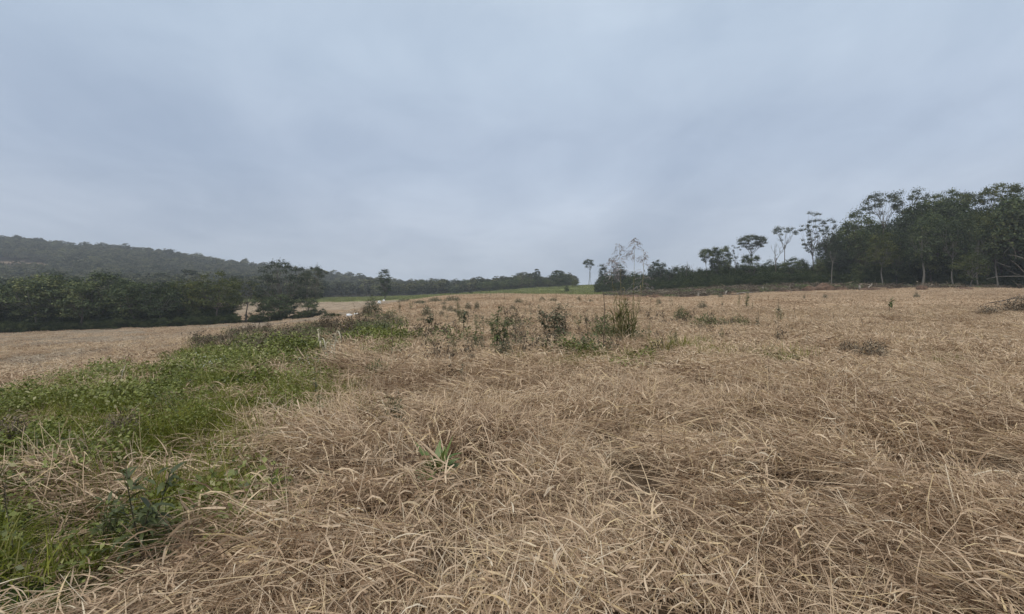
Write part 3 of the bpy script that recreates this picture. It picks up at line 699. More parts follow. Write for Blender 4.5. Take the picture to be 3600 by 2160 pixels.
    # debris of the cleared strip
    def debris(seed):
        r2 = np.random.default_rng(seed); b = MB(); n = 26; px, py = disk(r2, n, 1.5)
        b.ribbons(np.stack([px, py, r2.uniform(0, .5, n)], -1), rdir(r2, n, 0, 3, -.1, .5), r2.uniform(.5, 2.2, n), r2.uniform(.03, .12, n), .2, 3, r2, r2.uniform(.1, 1, n), 'straw', 1.5, .4)
        m = 240; px, py = disk(r2, m, 1.7); b.leaves(np.stack([px, py, r2.uniform(0, .55, m)], -1), r2.normal(0, 1, (m, 3)), r2.uniform(.1, .3, m), r2, .6, np.clip(r2.normal(.4, .25, m), 0, 1))
        return b.mesh('woody_debris_heap', M['dead'])
    x, y = sample(84, 175, .16, rng, x0=10); k = gsel(x, y, 'soil', 'wood'); x, y = x[k], y[k]
    put('woody_debris', 'grey brown brushwood litter along the cleared forest edge', [debris(640 + k) for k in range(4)], x, y, 1.0, (.5, 1.3))
    k = rng.uniform(0, 1, len(x)) < .25
    put('clearing_weeds', 'low green regrowth on the cleared strip before the forest', [herb_patch(650 + k2, 1.3, 200, .7, .22, 'weed') for k2 in range(3)], x[k], y[k], 1.0, (.6, 1.3))
build_growth()

# ------------------------------------------------------------------ trees
def curve(p0, p1, n, rng, wob, sag=0.0):
    t = np.linspace(0, 1, n)[:, None]
    p = np.asarray(p0) * (1 - t) + np.asarray(p1) * t
    L = np.linalg.norm(np.asarray(p1) - np.asarray(p0))
    w = rng.normal(0, wob * L, 3) * np.sin(t * np.pi) + rng.normal(0, wob * L * .5, 3) * np.sin(t * 2 * np.pi)
    p = p + w; p[:, 2] += (np.sin(t * np.pi) * sag * L)[:, 0]
    return p

STYLE = {  # bole height, crown centre, crown radii, clusters, cluster radius, flatness, leaves per cluster, leaf size, bole radius, upper-shell bias
    'broad':    dict(bole=.30, cz=.60, rx=.36, rz=.38, K=54, cr=.115, fl=.72, nl=95, ls=.030, br=.016, shell=.55),
    'forest':   dict(bole=.42, cz=.66, rx=.24, rz=.33, K=56, cr=.085, fl=.8, nl=95, ls=.021, br=.011, shell=.5),
    'umbrella': dict(bole=.62, cz=.86, rx=.25, rz=.135, K=26, cr=.062, fl=.6, nl=80, ls=.016, br=.009, shell=.8),
    'airy':     dict(bole=.42, cz=.70, rx=.19, rz=.29, K=40, cr=.045, fl=.6, nl=55, ls=.015, br=.009, shell=.35),
    'lollipop': dict(bole=.62, cz=.83, rx=.17, rz=.16, K=30, cr=.06, fl=.9, nl=80, ls=.020, br=.008, shell=.7),
    'columnar': dict(bole=.12, cz=.56, rx=.125, rz=.44, K=48, cr=.062, fl=.95, nl=75, ls=.020, br=.014, shell=.5),
    'willow':   dict(bole=.22, cz=.60, rx=.50, rz=.39, K=58, cr=.115, fl=.62, nl=90, ls=.024, br=.02, shell=.6),
    'shrub':    dict(bole=.06, cz=.48, rx=.52, rz=.48, K=34, cr=.2, fl=.75, nl=70, ls=.06, br=.02, shell=.5),
}
def tree_meshes(style, seed, crown='crown', bark='bark', lean=0.0, **kw):
    """trunk with limbs and leafy crown of a tree one metre tall"""
    p = dict(STYLE[style]); p.update(kw); rng = np.random.default_rng(seed)
    tb, cb = MB(), MB()
    top = np.array([lean + rng.normal(0, .02), rng.normal(0, .02), p['bole']])
    path = curve((0, 0, -.02), top, 7, rng, .035)
    rad = p['br'] * np.linspace(1.25, .75, 7); rad[0] *= 1.3
    tb.tube(path, rad, 7)
    cs = []
    tries = 0
    while len(cs) < p['K'] and tries < 4000:
        tries += 1
        d = rng.normal(0, 1, 3); d /= np.linalg.norm(d)
        rr = rng.uniform(0, 1) ** (1 / 3) if rng.uniform() > p['shell'] else rng.uniform(.82, 1.0)
        if d[2] < -.3 and p.get('under', style in ('umbrella', 'lollipop')) and rng.uniform() < p['shell']: continue
        c = np.array([d[0] * p['rx'] * rr, d[1] * p['rx'] * rr, p['cz'] + d[2] * p['rz'] * rr])
        c[:2] += lean * c[2] / max(p['bole'], .2) * .8
        if c[2] < p['bole'] * .55: continue
        if all(np.linalg.norm((c - q) * (1, 1, 1.5)) > p['cr'] * .75 for q in cs): cs.append(c)
    cs = np.array(cs)
    M_ = 5 if len(cs) > 12 else 3
    az = np.arctan2(cs[:, 1] - top[1], cs[:, 0] - top[0]) + rng.uniform(0, 6)
    grp = np.floor((az % (2 * np.pi)) / (2 * np.pi) * M_).astype(int)
    hi = np.linalg.norm(cs[:, :2] - top[:2], axis=1) < p['rx'] * .35
    grp[hi] = M_
    for g in range(M_ + 1):
        mem = cs[grp == g]
        if len(mem) == 0: continue
        cen = mem.mean(0)
        st = path[-1] if g == M_ else path[-2] * (f := rng.uniform(0, .8)) + path[-1] * (1 - f)
        mid = st * .35 + cen * .65; mid[2] = max(mid[2] - p['rz'] * .12, st[2] + .02)
        lp = curve(st, mid, 5, rng, .06)
        tb.tube(lp, p['br'] * np.linspace(.6, .3, 5), 5)
        for c in mem:
            s0 = lp[rng.integers(2, 5)]
            tb.tube(curve(s0, c, 4, rng, .08, .03), p['br'] * np.linspace(.26, .07, 4), 4, cap=False)
    for c in cs:
        n = max(int(p['nl'] * rng.uniform(.7, 1.3)), 4); r = p['cr'] * rng.uniform(.75, 1.3)
        if n < 5 and p['nl'] < 5: continue
        d = norm(rng.normal(0, 1, (n, 3))); rr = rng.uniform(.15, 1, n) ** .5
        low = d[:, 2] < -.1; d[low, 2] *= .5
        off = d * (rr * r)[:, None] * np.array([1, 1, p['fl']]) * (1 + .35 * rng.normal(0, 1, (n, 1)))
        nr = d * 1.0 + np.array([0, 0, .45]) + rng.normal(0, .4, (n, 3))
        t0 = rng.normal(0, .2)
        cb.leaves(c + off, nr, p['ls'] * rng.uniform(.6, 1.5, n), rng, .6, np.clip(rng.normal(.48 + t0, .2, n), 0, 1))
    return tb.mesh('trunk', M[bark], True), cb.mesh('crown', M[crown])

def tree(name, label, u, vt, Y, style='forest', seed=1, group=None, wide=1.0, rz=None, z_off=0.0, **kw):
    X, Y, z = at(u, Y)
    H = top_h(u, vt, Y)
    t = thing(name, label, 'shrub' if style == 'shrub' else 'tree', (X, Y, z), (seed * 1.37) % 6.28 if rz is None else rz, (H * wide, H * wide, H), group)
    a, b = tree_meshes(style, seed, **kw)
    for nm, me in (('trunk', a), ('crown', b)):
        o = bpy.data.objects.new(nm, me); COL.objects.link(o); o.parent = t
    return t

def bare_tree(name, label, u, vt, Y, seed, spread=.25, mat='bark', rad=.011, cat='dead tree', group=None, levels=3, split=.55):
    X, Y, z = at(u, Y); H = top_h(u, vt, Y); rng = np.random.default_rng(seed)
    t = thing(name, label, cat, (X, Y, z), 0, H, group); tb, br = MB(), MB()
    top = np.array([rng.normal(0, .05), 0, split]); tb.tube(curve((0, 0, -.02), top, 7, rng, .05), rad * np.linspace(1.2, .7, 7), 6)
    def grow(p, d, ln, r, lv):
        e = p + d * ln
        br.tube(curve(p, e, 4, rng, .08), r * np.linspace(1, .55, 4), 4, cap=False)
        if lv == 0: return
        for k in range(rng.integers(2, 4)):
            dd = norm(d + rng.normal(0, spread * 2.2, 3) + np.array([0, 0, .25]))
            grow(e, dd, ln * rng.uniform(.55, .8), r * .6, lv - 1)
    for k in range(3):
        grow(top * rng.uniform(.8, 1), norm(np.array([rng.normal(0, spread * 2), rng.normal(0, spread * 2), 1])), (1 - split) * .42, rad * .6, levels - 1)
    tb.obj('trunk', M[mat], t, True); br.obj('branches', M[mat], t, True)
    return t

RF = 'trees of the tall forest on the right'
# --- the forest on the right: the trees that stand out
def build_right_forest():
    def edge(u): return float(np.interp(u, [2100, 2250, 2500, 2700, 2900, 3000, 3300, 3600, 4200], [205, 170, 146, 136, 128, 120, 110, 100, 95]))
    def T(label, u, vt, dY, style, seed, **kw): tree(kw.pop('name', 'forest_tree'), label, u, vt, edge(u) + dY, style, seed, kw.pop('group', RF), **kw)
    T('slim tree with rounded top, leftmost of the three close trees beside the flat-topped one', 2482, 870, 4, 'lollipop', 31, wide=.85, K=40, rz=.2, cz=.8)
    T('bushy pointed tree in the middle of the three close trees', 2516, 868, 6, 'columnar', 32, wide=.95, K=70, nl=90)
    T('dark pointed tree with full crown, rightmost of the three close trees', 2549, 862, 3, 'columnar', 33, wide=1.1, K=70, nl=90)
    T('thin ragged tree leaning beside the flat-topped tree, sky showing through it', 2586, 852, 5, 'airy', 34, crown='crown_grey', wide=.65, K=22)
    T('flat-topped tree with broad two-tier crown standing clear of the bushes', 2647, 815, 6, 'umbrella', 35, wide=1.0, rz=.17, rx=.24, K=52, cz=.8, nl=95, crown='crown_grey')
    T('low dark round tree under the flat-topped tree', 2640, 892, 0, 'broad', 36, wide=.85)
    bare_tree('dead_tree', 'leafless forked tree beside the tall bent-trunk tree', 2722, 830, edge(2722) + 2, 37, .2, 'bark', .012, group=RF)
    T('tall tree with bent bare trunk and small parasol crown', 2766, 788, 4, 'umbrella', 38, wide=.72, lean=.03, bole=.66, K=22, bark='bark', crown='crown_grey')
    T('round dark bushy tree at the foot of the bent-trunk tree', 2785, 900, 0, 'broad', 39, wide=.9)
    T('tall thin tree with sparse layered crown at the left end of the tall forest', 2862, 738, 3, 'airy', 40, wide=.8, K=50, crown='crown_grey', rx=.21)
    T('airy tall tree just right of the sparse layered one, crown against the sky', 2912, 750, 7, 'airy', 41, wide=.7, K=44, crown='crown_grey')
    T('pale thin trunk with light foliage standing before the dark forest', 2925, 862, -5, 'airy', 42, bark='bark_pale', wide=.8, K=16, bole=.6, br=.012)
    T('dense dark tree with feathered flat top, next after the airy ones', 3012, 738, 4, 'forest', 43, wide=.8)
    T('airy parasol tree rising alone above the canopy, nearer the field end', 3102, 678, 10, 'umbrella', 44, wide=.72, K=34, rz=.16, crown='crown_grey')
    T('second parasol tree above the canopy, thinner and with open branches', 3200, 665, 11, 'umbrella', 45, wide=.62, K=22, crown='crown_grey')
    T('tall full-crowned tree in the middle of the tallest canopy', 3290, 690, 8, 'forest', 46, wide=.85)
    T('dark wide-topped tree left of the notch in the canopy', 3338, 668, 12, 'umbrella', 47, wide=.7, K=44, rz=.17)
    T('feathery topped tree beside the notch in the tall canopy', 3390, 672, 14, 'umbrella', 48, wide=.65, K=28, crown='crown_grey')
    T('highest tree of the forest, open rounded crown near the right border', 3523, 646, 9, 'umbrella', 49, wide=.68, K=40, rz=.15, crown='crown_olive')
    T('big dark full tree at the right border of the photo', 3598, 672, 2, 'broad', 50, wide=.85)
    T('massive dark tree cut by the right border, in front of the others', 3720, 655, -2, 'broad', 51, wide=.9)
    T('tree with yellowish green crown below the highest open crown', 3470, 745, 1, 'forest', 52, wide=.8, crown='crown_olive', bole=.4, cz=.7)
    T('mid-height dull green tree with two pale stems at the forest edge', 3105, 815, -3, 'forest', 53, wide=.9, bark='bark_pale', crown='crown_olive')
    T('tree with thick pale trunk exposed at the forest edge', 3240, 775, -4, 'forest', 54, wide=.8, bark='bark_pale', bole=.55, br=.017)
    T('rounded olive bush-like tree leaning out at the forest foot', 3410, 888, -7, 'broad', 55, wide=1.1, crown='crown_olive', bark='bark_pale')
    T('tree with slanting pale trunk and dark top behind the olive bush', 3355, 760, -2, 'forest', 56, wide=.75, bark='bark_pale', lean=.06)
    T('tree with slender pale trunk behind the fallen limbs', 3440, 770, -1, 'forest', 57, wide=.7, bark='bark_pale', bole=.6)
    T('dark tree with upright pale trunk above the fallen limbs', 3510, 735, 0, 'forest', 58, wide=.75, bark='bark_pale', bole=.6)
    # filler trees that nothing tells apart
    rng = np.random.default_rng(5)
    proto = []
    for k in range(6):
        t = thing('forest_tree', 'dark leafy tree crowded among others inside the tall forest', 'tree', (0, 0, -50), 0, 1, 'crowded trees inside the tall forest')
        a, b = tree_meshes('forest', 700 + k, bark='bark', bole=.26 + .06 * (k % 3), cz=.57, rz=.43, K=84, cr=.095, crown=('crown', 'understory', 'crown_grey')[k % 3])
        for nm, me in (('trunk', a), ('crown', b)):
            o = bpy.data.objects.new(nm, me); COL.objects.link(o); o.parent = t
        proto.append([t, False])
    us = [2880, 2905, 2945, 2960, 2975, 3000, 3030, 3050, 3070, 3090, 3110, 3130, 3150, 3170, 3190, 3210, 3230, 3250, 3270, 3295, 3315, 3335, 3355, 3375, 3395, 3420, 3440, 3460, 3480, 3500, 3520, 3545, 3565, 3585, 3610, 3640, 3680, 3740, 3800, 3860, 2820, 2760, 2690, 2610]
    prof = lambda u: float(np.interp(u, [2600, 2700, 2800, 2880, 2950, 3000, 3060, 3170, 3230, 3330, 3380, 3420, 3460, 3500, 3600, 3800], [925, 915, 905, 850, 800, 750, 775, 745, 695, 690, 690, 715, 725, 700, 685, 670]))
    for i, u in enumerate(us):
        dY = [2, 16, 8, 24, 12, 5][i % 6] + rng.uniform(-2, 2)
        vt = prof(u) + [50, 6, 30, 10, 18, 75][i % 6] + rng.uniform(-6, 10)
        Y = edge(u) + dY; X, Y, z = at(u, Y); H = top_h(u, vt, Y); w = rng.uniform(.75, 1.05)
        p = proto[i % 6]
        if not p[1]:
            p[1] = True; p[0].location = (X, Y, z); p[0].scale = (H * w, H * w, H); p[0].rotation_euler.z = rng.uniform(0, 6)
        else:
            copy_tree(p[0], p[0]['label'], (X, Y, z), rng.uniform(0, 6), (H * w, H * w, H), p[0]['group'])
    # trees standing over the bush belt farther left
    T('rounded tree with side lobes standing above the far bush belt', 2312, 912, 6, 'broad', 60, wide=.72, crown='crown_grey', name='field_tree')
    T('small ragged tree behind the seed heads of the tall reed', 2174, 927, 5, 'columnar', 61, wide=1.9, crown='crown_grey', name='field_tree', group='small trees at the end of the bush belt')
    T('narrow pointed tree at the left end of the bush belt', 2120, 926, 8, 'columnar', 62, wide=1.15, crown='crown_grey', name='field_tree', group='small trees at the end of the bush belt')
    T('low dark rounded tree at the foot of the narrow pointed one', 2136, 968, 2, 'broad', 63, wide=1.1, name='field_tree', group='small trees at the end of the bush belt')
    T('small tree just right of the rounded tree above the bushes', 2352, 943, 5, 'columnar', 64, wide=1.4, crown='crown_grey', name='field_tree')
    for k, (u, vt, lb) in enumerate([(2368, 915, 'first bare thin tree over the bush belt, right of the rounded tree'), (2393, 928, 'short bare thin tree between two taller bare ones'), (2418, 916, 'bare thin tree with forked top over the bush belt'), (2440, 922, 'bare thin tree nearest the three close trees')]):
        bare_tree('dead_tree', lb, u, vt, edge(u) + 8, 70 + k, .16, 'bark', .007, group='bare thin trees over the bush belt')
    # the belt of bushes along the forest edge
    n = 0
    sh = [tree_meshes('shrub', 720 + k, crown='understory', nl=95, ls=.045)[1] for k in range(5)]
    pts, rot, scl, ix = [], [], [], []
    for u in np.arange(2100, 3900, 5.0):
        for row in range(4):
            if u > 3000 and row == 0 and rng.uniform() < .35: continue
            uu = u + rng.uniform(-6, 6); Y = edge(uu) + row * 5 - 4 + rng.uniform(-2, 2) + (6 if uu > 2900 else 0)
            X, Y, z = at(uu, Y)
            vt = float(np.interp(uu, [2100, 2140, 2200, 2300, 2480, 2650, 2900, 3900], [1000, 988, 984, 980, 966, 950, 955, 955])) + rng.normal(0, 9) + (2 - row) * 12 - (rng.uniform(6, 24) if (thin := rng.uniform() < .16) else 0)
            if uu > 2900: vt = 1000 - rng.uniform(15, 95) * (1 if row else .5)
            H = max(top_h(uu, vt, Y), 1.5)
            pts.append((X, Y, z)); rot.append((0, 0, rng.uniform(0, 6.28))); w = H * rng.uniform(.5, .8) * (.6 if thin and row < 3 and uu < 2900 else 1) if H > 4 else H * .9; scl.append((w, w, H)); ix.append(rng.integers(0, 5))
    scatter('forest_undergrowth', 'dense dark green thicket along the foot of the right forest', sh, np.array(pts), np.array(rot), np.array(scl), np.array(ix))
build_right_forest()

# --- the tree row beyond the stubble
def build_left_row():
    LR = 'trees of the row beyond the stubble field'
    def edge(u): return float(np.interp(u, [-800, 0, 550, 1130], [82, 92, 96, 109]))
    def T(label, u, vt, dY, style, seed, **kw): tree(kw.pop('name', 'row_tree'), label, u, vt, edge(u) + dY, style, seed, kw.pop('group', LR), **kw)
    T('dark broad tree cut off by the left border of the photo', -20, 985, 2, 'broad', 80, wide=1.2)
    T('wide green-topped tree with pale forked trunk, second from the left border', 125, 968, 1, 'broad', 81, wide=1.35, bark='bark_pale', bole=.36)
    T('leafy tree with pale slim trunk right of the forked one', 205, 966, 2, 'broad', 82, wide=1.2, bark='bark_pale', bole=.38)
    T('tree with dark rounded hump, highest of the left half of the row', 372, 955, 5, 'broad', 83, wide=1.1)
    T('low full tree between the dark hump and the pale-flecked one', 290, 988, 0, 'broad', 84, wide=1.25)
    T('dense tree with brighter green top right of the dark hump', 470, 990, 1, 'broad', 85, wide=1.3)
    T('dark shady tree with light showing between its stems', 560, 996, 1, 'broad', 86, wide=1.2, bark='bark_pale')
    T('tree with yellow green top just left of the olive dome', 642, 985, 4, 'broad', 87, wide=1.0, crown='crown_olive')
    T('large olive dome-shaped tree left of the gap in the row', 765, 951, 2, 'broad', 88, wide=1.05, crown='crown_olive', rx=.42)
    T('brownish thin-crowned tree over the gap in the row', 868, 980, 3, 'airy', 89, wide=1.5, crown='crown_olive', bole=.45, K=24)
    T('short bush-like tree filling the space under the biggest tree', 975, 1026, -1, 'broad', 90, wide=1.35, bole=.1, cz=.52, rz=.46)
    T('biggest tree of the row, spreading crown of several rounded lobes', 985, 917, 4, 'willow', 91, wide=.9, crown='crown_grey', rx=.46)
    T('right lobe tree with drooping crown leaning from the biggest tree', 1085, 930, 3, 'willow', 92, wide=.45, crown='crown_grey', lean=.05)
    T('small dark tree ending the row towards the white bales', 1092, 1040, -1, 'broad', 93, wide=.9, bole=.1, cz=.52, rz=.46)
    rng = np.random.default_rng(9)
    protos = []
    for k in range(3):
        t = thing('row_tree', 'dark tree filling the shade behind the front trees of the row', 'tree', (0, 0, -60), 0, 1, 'trees filling the back of the row')
        a, b = tree_meshes('broad', 740 + k, bole=.25)
        for nm, me in (('trunk', a), ('crown', b)):
            o = bpy.data.objects.new(nm, me); COL.objects.link(o); o.parent = t
        protos.append([t, False])
    for i, u in enumerate([-90, 20, 60, 160, 250, 330, 415, 430, 510, 610, 690, 715, 800, 930, 1020, -160]):
        Y = edge(u) + 6 + rng.uniform(0, 5); X, Y, z = at(u, Y); vt = 985 + rng.uniform(0, 22) - (20 if u < 0 else 0) + (25 if 780 < u else 0); H = top_h(u, vt, Y); w = rng.uniform(1.0, 1.3)
        p = protos[i % 3]
        if not p[1]:
            p[1] = True; p[0].location = (X, Y, z); p[0].scale = (H * w, H * w, H)
        else: copy_tree(p[0], p[0]['label'], (X, Y, z), rng.uniform(0, 6), (H * w, H * w, H), p[0]['group'])
    sh = [tree_meshes('shrub', 760 + k, crown='understory')[1] for k in range(4)]
    pts, rot, scl, ix = [], [], [], []
    for u in np.arange(-300, 1145, 9.0):
        for row in range(3):
            uu = u + rng.uniform(-8, 8)
            if 815 < uu < 880 and row < 3 and rng.uniform() < .85: continue
            if uu > 880 and row > 0: continue
            Y = edge(uu) - 1 + row * 4 + rng.uniform(-1, 1) ; X, Y, z = at(uu, Y); H = rng.uniform(1.5, 3.8) * (.6 if row == 0 else 1)
            pts.append((X, Y, z)); rot.append((0, 0, rng.uniform(0, 6.28))); scl.append((H * .9, H * .9, H)); ix.append(rng.integers(0, 4))
    for u in np.arange(1095, 1200, 8.0):
        X, Y, z = hit(u, 1114 + rng.uniform(-3, 3)); H = rng.uniform(.35, .9); pts.append((X, Y, z)); rot.append((0, 0, rng.uniform(0, 6))); scl.append((H, H, H * .8)); ix.append(rng.integers(0, 4))
    scatter('row_undergrowth', 'shady bushes under the tree row beyond the stubble', sh, np.array(pts), np.array(rot), np.array(scl), np.array(ix))
build_left_row()

# --- hill forest and far woods
def build_far():
    rng = np.random.default_rng(17)
    var = []
    for k in range(6):
        st = ('broad', 'forest', 'broad', 'umbrella', 'broad', 'airy')[k]
        a, b = tree_meshes(st, 800 + k, crown='crown_hill', nl=26, ls=.062 if st != 'umbrella' else .045, **({'rx': .4} if st == 'broad' else {}))
        var.append(b)
    def forest(name, label, cond, y0, y1, dens, hmin, hmax, slope=1.2):
        n = int((y1 - y0) * 2 * slope * y1 * dens); x = rng.uniform(-slope * y1, slope * y1, n); y = rng.uniform(y0, y1, n)
        z = zones(x, y); k = cond(z, x, y) & (np.abs(x) < slope * y + 10); x, y = x[k], y[k]; n = len(x)
        H = rng.uniform(hmin, hmax, n) * (1 + .3 * (rng.uniform(0, 1, n) > .93)); w = rng.uniform(1.0, 1.5, n)
        scatter(name, label, var, place(x, y), np.stack([np.zeros(n), np.zeros(n), rng.uniform(0, 6.28, n)], -1), np.stack([H * w, H * w, H], -1), rng.choice(6, n, p=[.26, .2, .24, .04, .22, .04]))
    forest('hill_forest', 'hazy woodland covering the long hill behind the tree row', lambda z, x, y: (z['wood'] > .5) & (z['u'] < 1150) & (y > 160), 160, 600, .038, 6, 11)
    forest('far_woods', 'blue grey band of woodland beyond the lime pasture', lambda z, x, y: (z['u'] > 1100) & (z['u'] < 2015) & (y > 305), 305, 600, .03, 6, 10)
    def T(label, u, vt, Y, style, seed, **kw): return tree(kw.pop('name', 'far_tree'), label, u, vt, Y, style, seed, kw.pop('group', None), **kw)
    T('dark irregular column-shaped tree standing alone left of centre', 1352, 945, 205, 'columnar', 900, wide=1.45, name='lone_tree', K=50, nl=110, crown='understory')
    bare_tree('dead_tree', 'faint leafless twiggy tree left of the column-shaped tree', 1292, 962, 300, 901, .3, 'bark', .008)
    FG = 'trees rising from the far woods'
    for k, (u, vt, Y, st, lb) in enumerate([
        (1488, 983, 330, 'broad', 'rounded crown breaking the far skyline right of the column-shaped tree'),
        (1602, 978, 330, 'airy', 'faint sparse crown on the far skyline'),
        (1632, 981, 320, 'broad', 'rounded crown beside the faint sparse one on the skyline'),
        (1785, 974, 300, 'umbrella', 'small parasol crown left of the big far grove'),
        (1836, 957, 285, 'umbrella', 'left of the two parasol trees above the far grove'),
        (1866, 961, 285, 'umbrella', 'right of the two parasol trees above the far grove'),
        (1893, 964, 285, 'forest', 'narrow pointed tree between the parasols and the tall round crown'),
        (1963, 952, 280, 'broad', 'tallest round crown near the right end of the far grove'),
        (1996, 968, 280, 'broad', 'last round crown at the right end of the far grove')]):
        T(lb, u, vt, Y, st, 910 + k, wide=1.5 if st == 'umbrella' else 1.1, group=FG, crown='crown_grey' if st != 'broad' else 'crown')
    # the far grove: nothing tells these apart
    t0 = None
    for k, u in enumerate(np.linspace(1700, 2000, 22)):
        Y = 290 + rng.uniform(-6, 14); X, Y, z = at(u, Y); H = top_h(u, float(np.interp(u, [1700, 1760, 1850, 2010], [988, 982, 974, 982])) + rng.uniform(-5, 8), Y); w = rng.uniform(1.1, 1.5)
        if t0 is None:
            t0 = thing('grove_tree', 'dark tree standing close in the far grove beyond the pasture', 'tree', (X, Y, z), 0, (H * w, H * w, H), 'trees of the far grove')
            a, b = tree_meshes('broad', 930, bole=.15, cz=.55, rz=.44)
            for nm, me in (('trunk', a), ('crown', b)):
                o = bpy.data.objects.new(nm, me); COL.objects.link(o); o.parent = t0
        else: copy_tree(t0, t0['label'], (X, Y, z), rng.uniform(0, 6), (H * w, H * w, H), t0['group'])
    tree('round_bush', 'light green rounded bush on the pasture crest beside the far grove', 2022, 984, 270, 'shrub', 940, None, wide=1.0, crown='crown_olive')
    tree('round_bush', 'small bush on the pasture slope below the grove end', 1992, 1006, 215, 'shrub', 941, None, wide=.7, crown='understory')
    tree('lone_tree', 'tall tree with ball-shaped crown on bare trunk, alone on the crest', 2070, 912, 292, 'lollipop', 942, None, wide=1.15, crown='crown', K=34)
    bare_tree('dead_tree', 'thin bare pole-like trunk beside the ball-crowned tree', 2078, 946, 288, 943, .12, 'bark', .008)
    tree('round_bush', 'dark low bush in front of the far woods right of centre', 1690, 1026, 235, 'shrub', 944, None, wide=1.5, crown='understory')
    tree('round_bush', 'dark low bush left of its twin before the far woods', 1655, 1024, 240, 'shrub', 945, None, wide=1.2, crown='understory')
    tree('round_bush', 'wide hazy thicket joining the pasture before the far woods', 1600, 1004, 250, 'shrub', 946, None, wide=1.5, crown='crown_grey')
build_far()

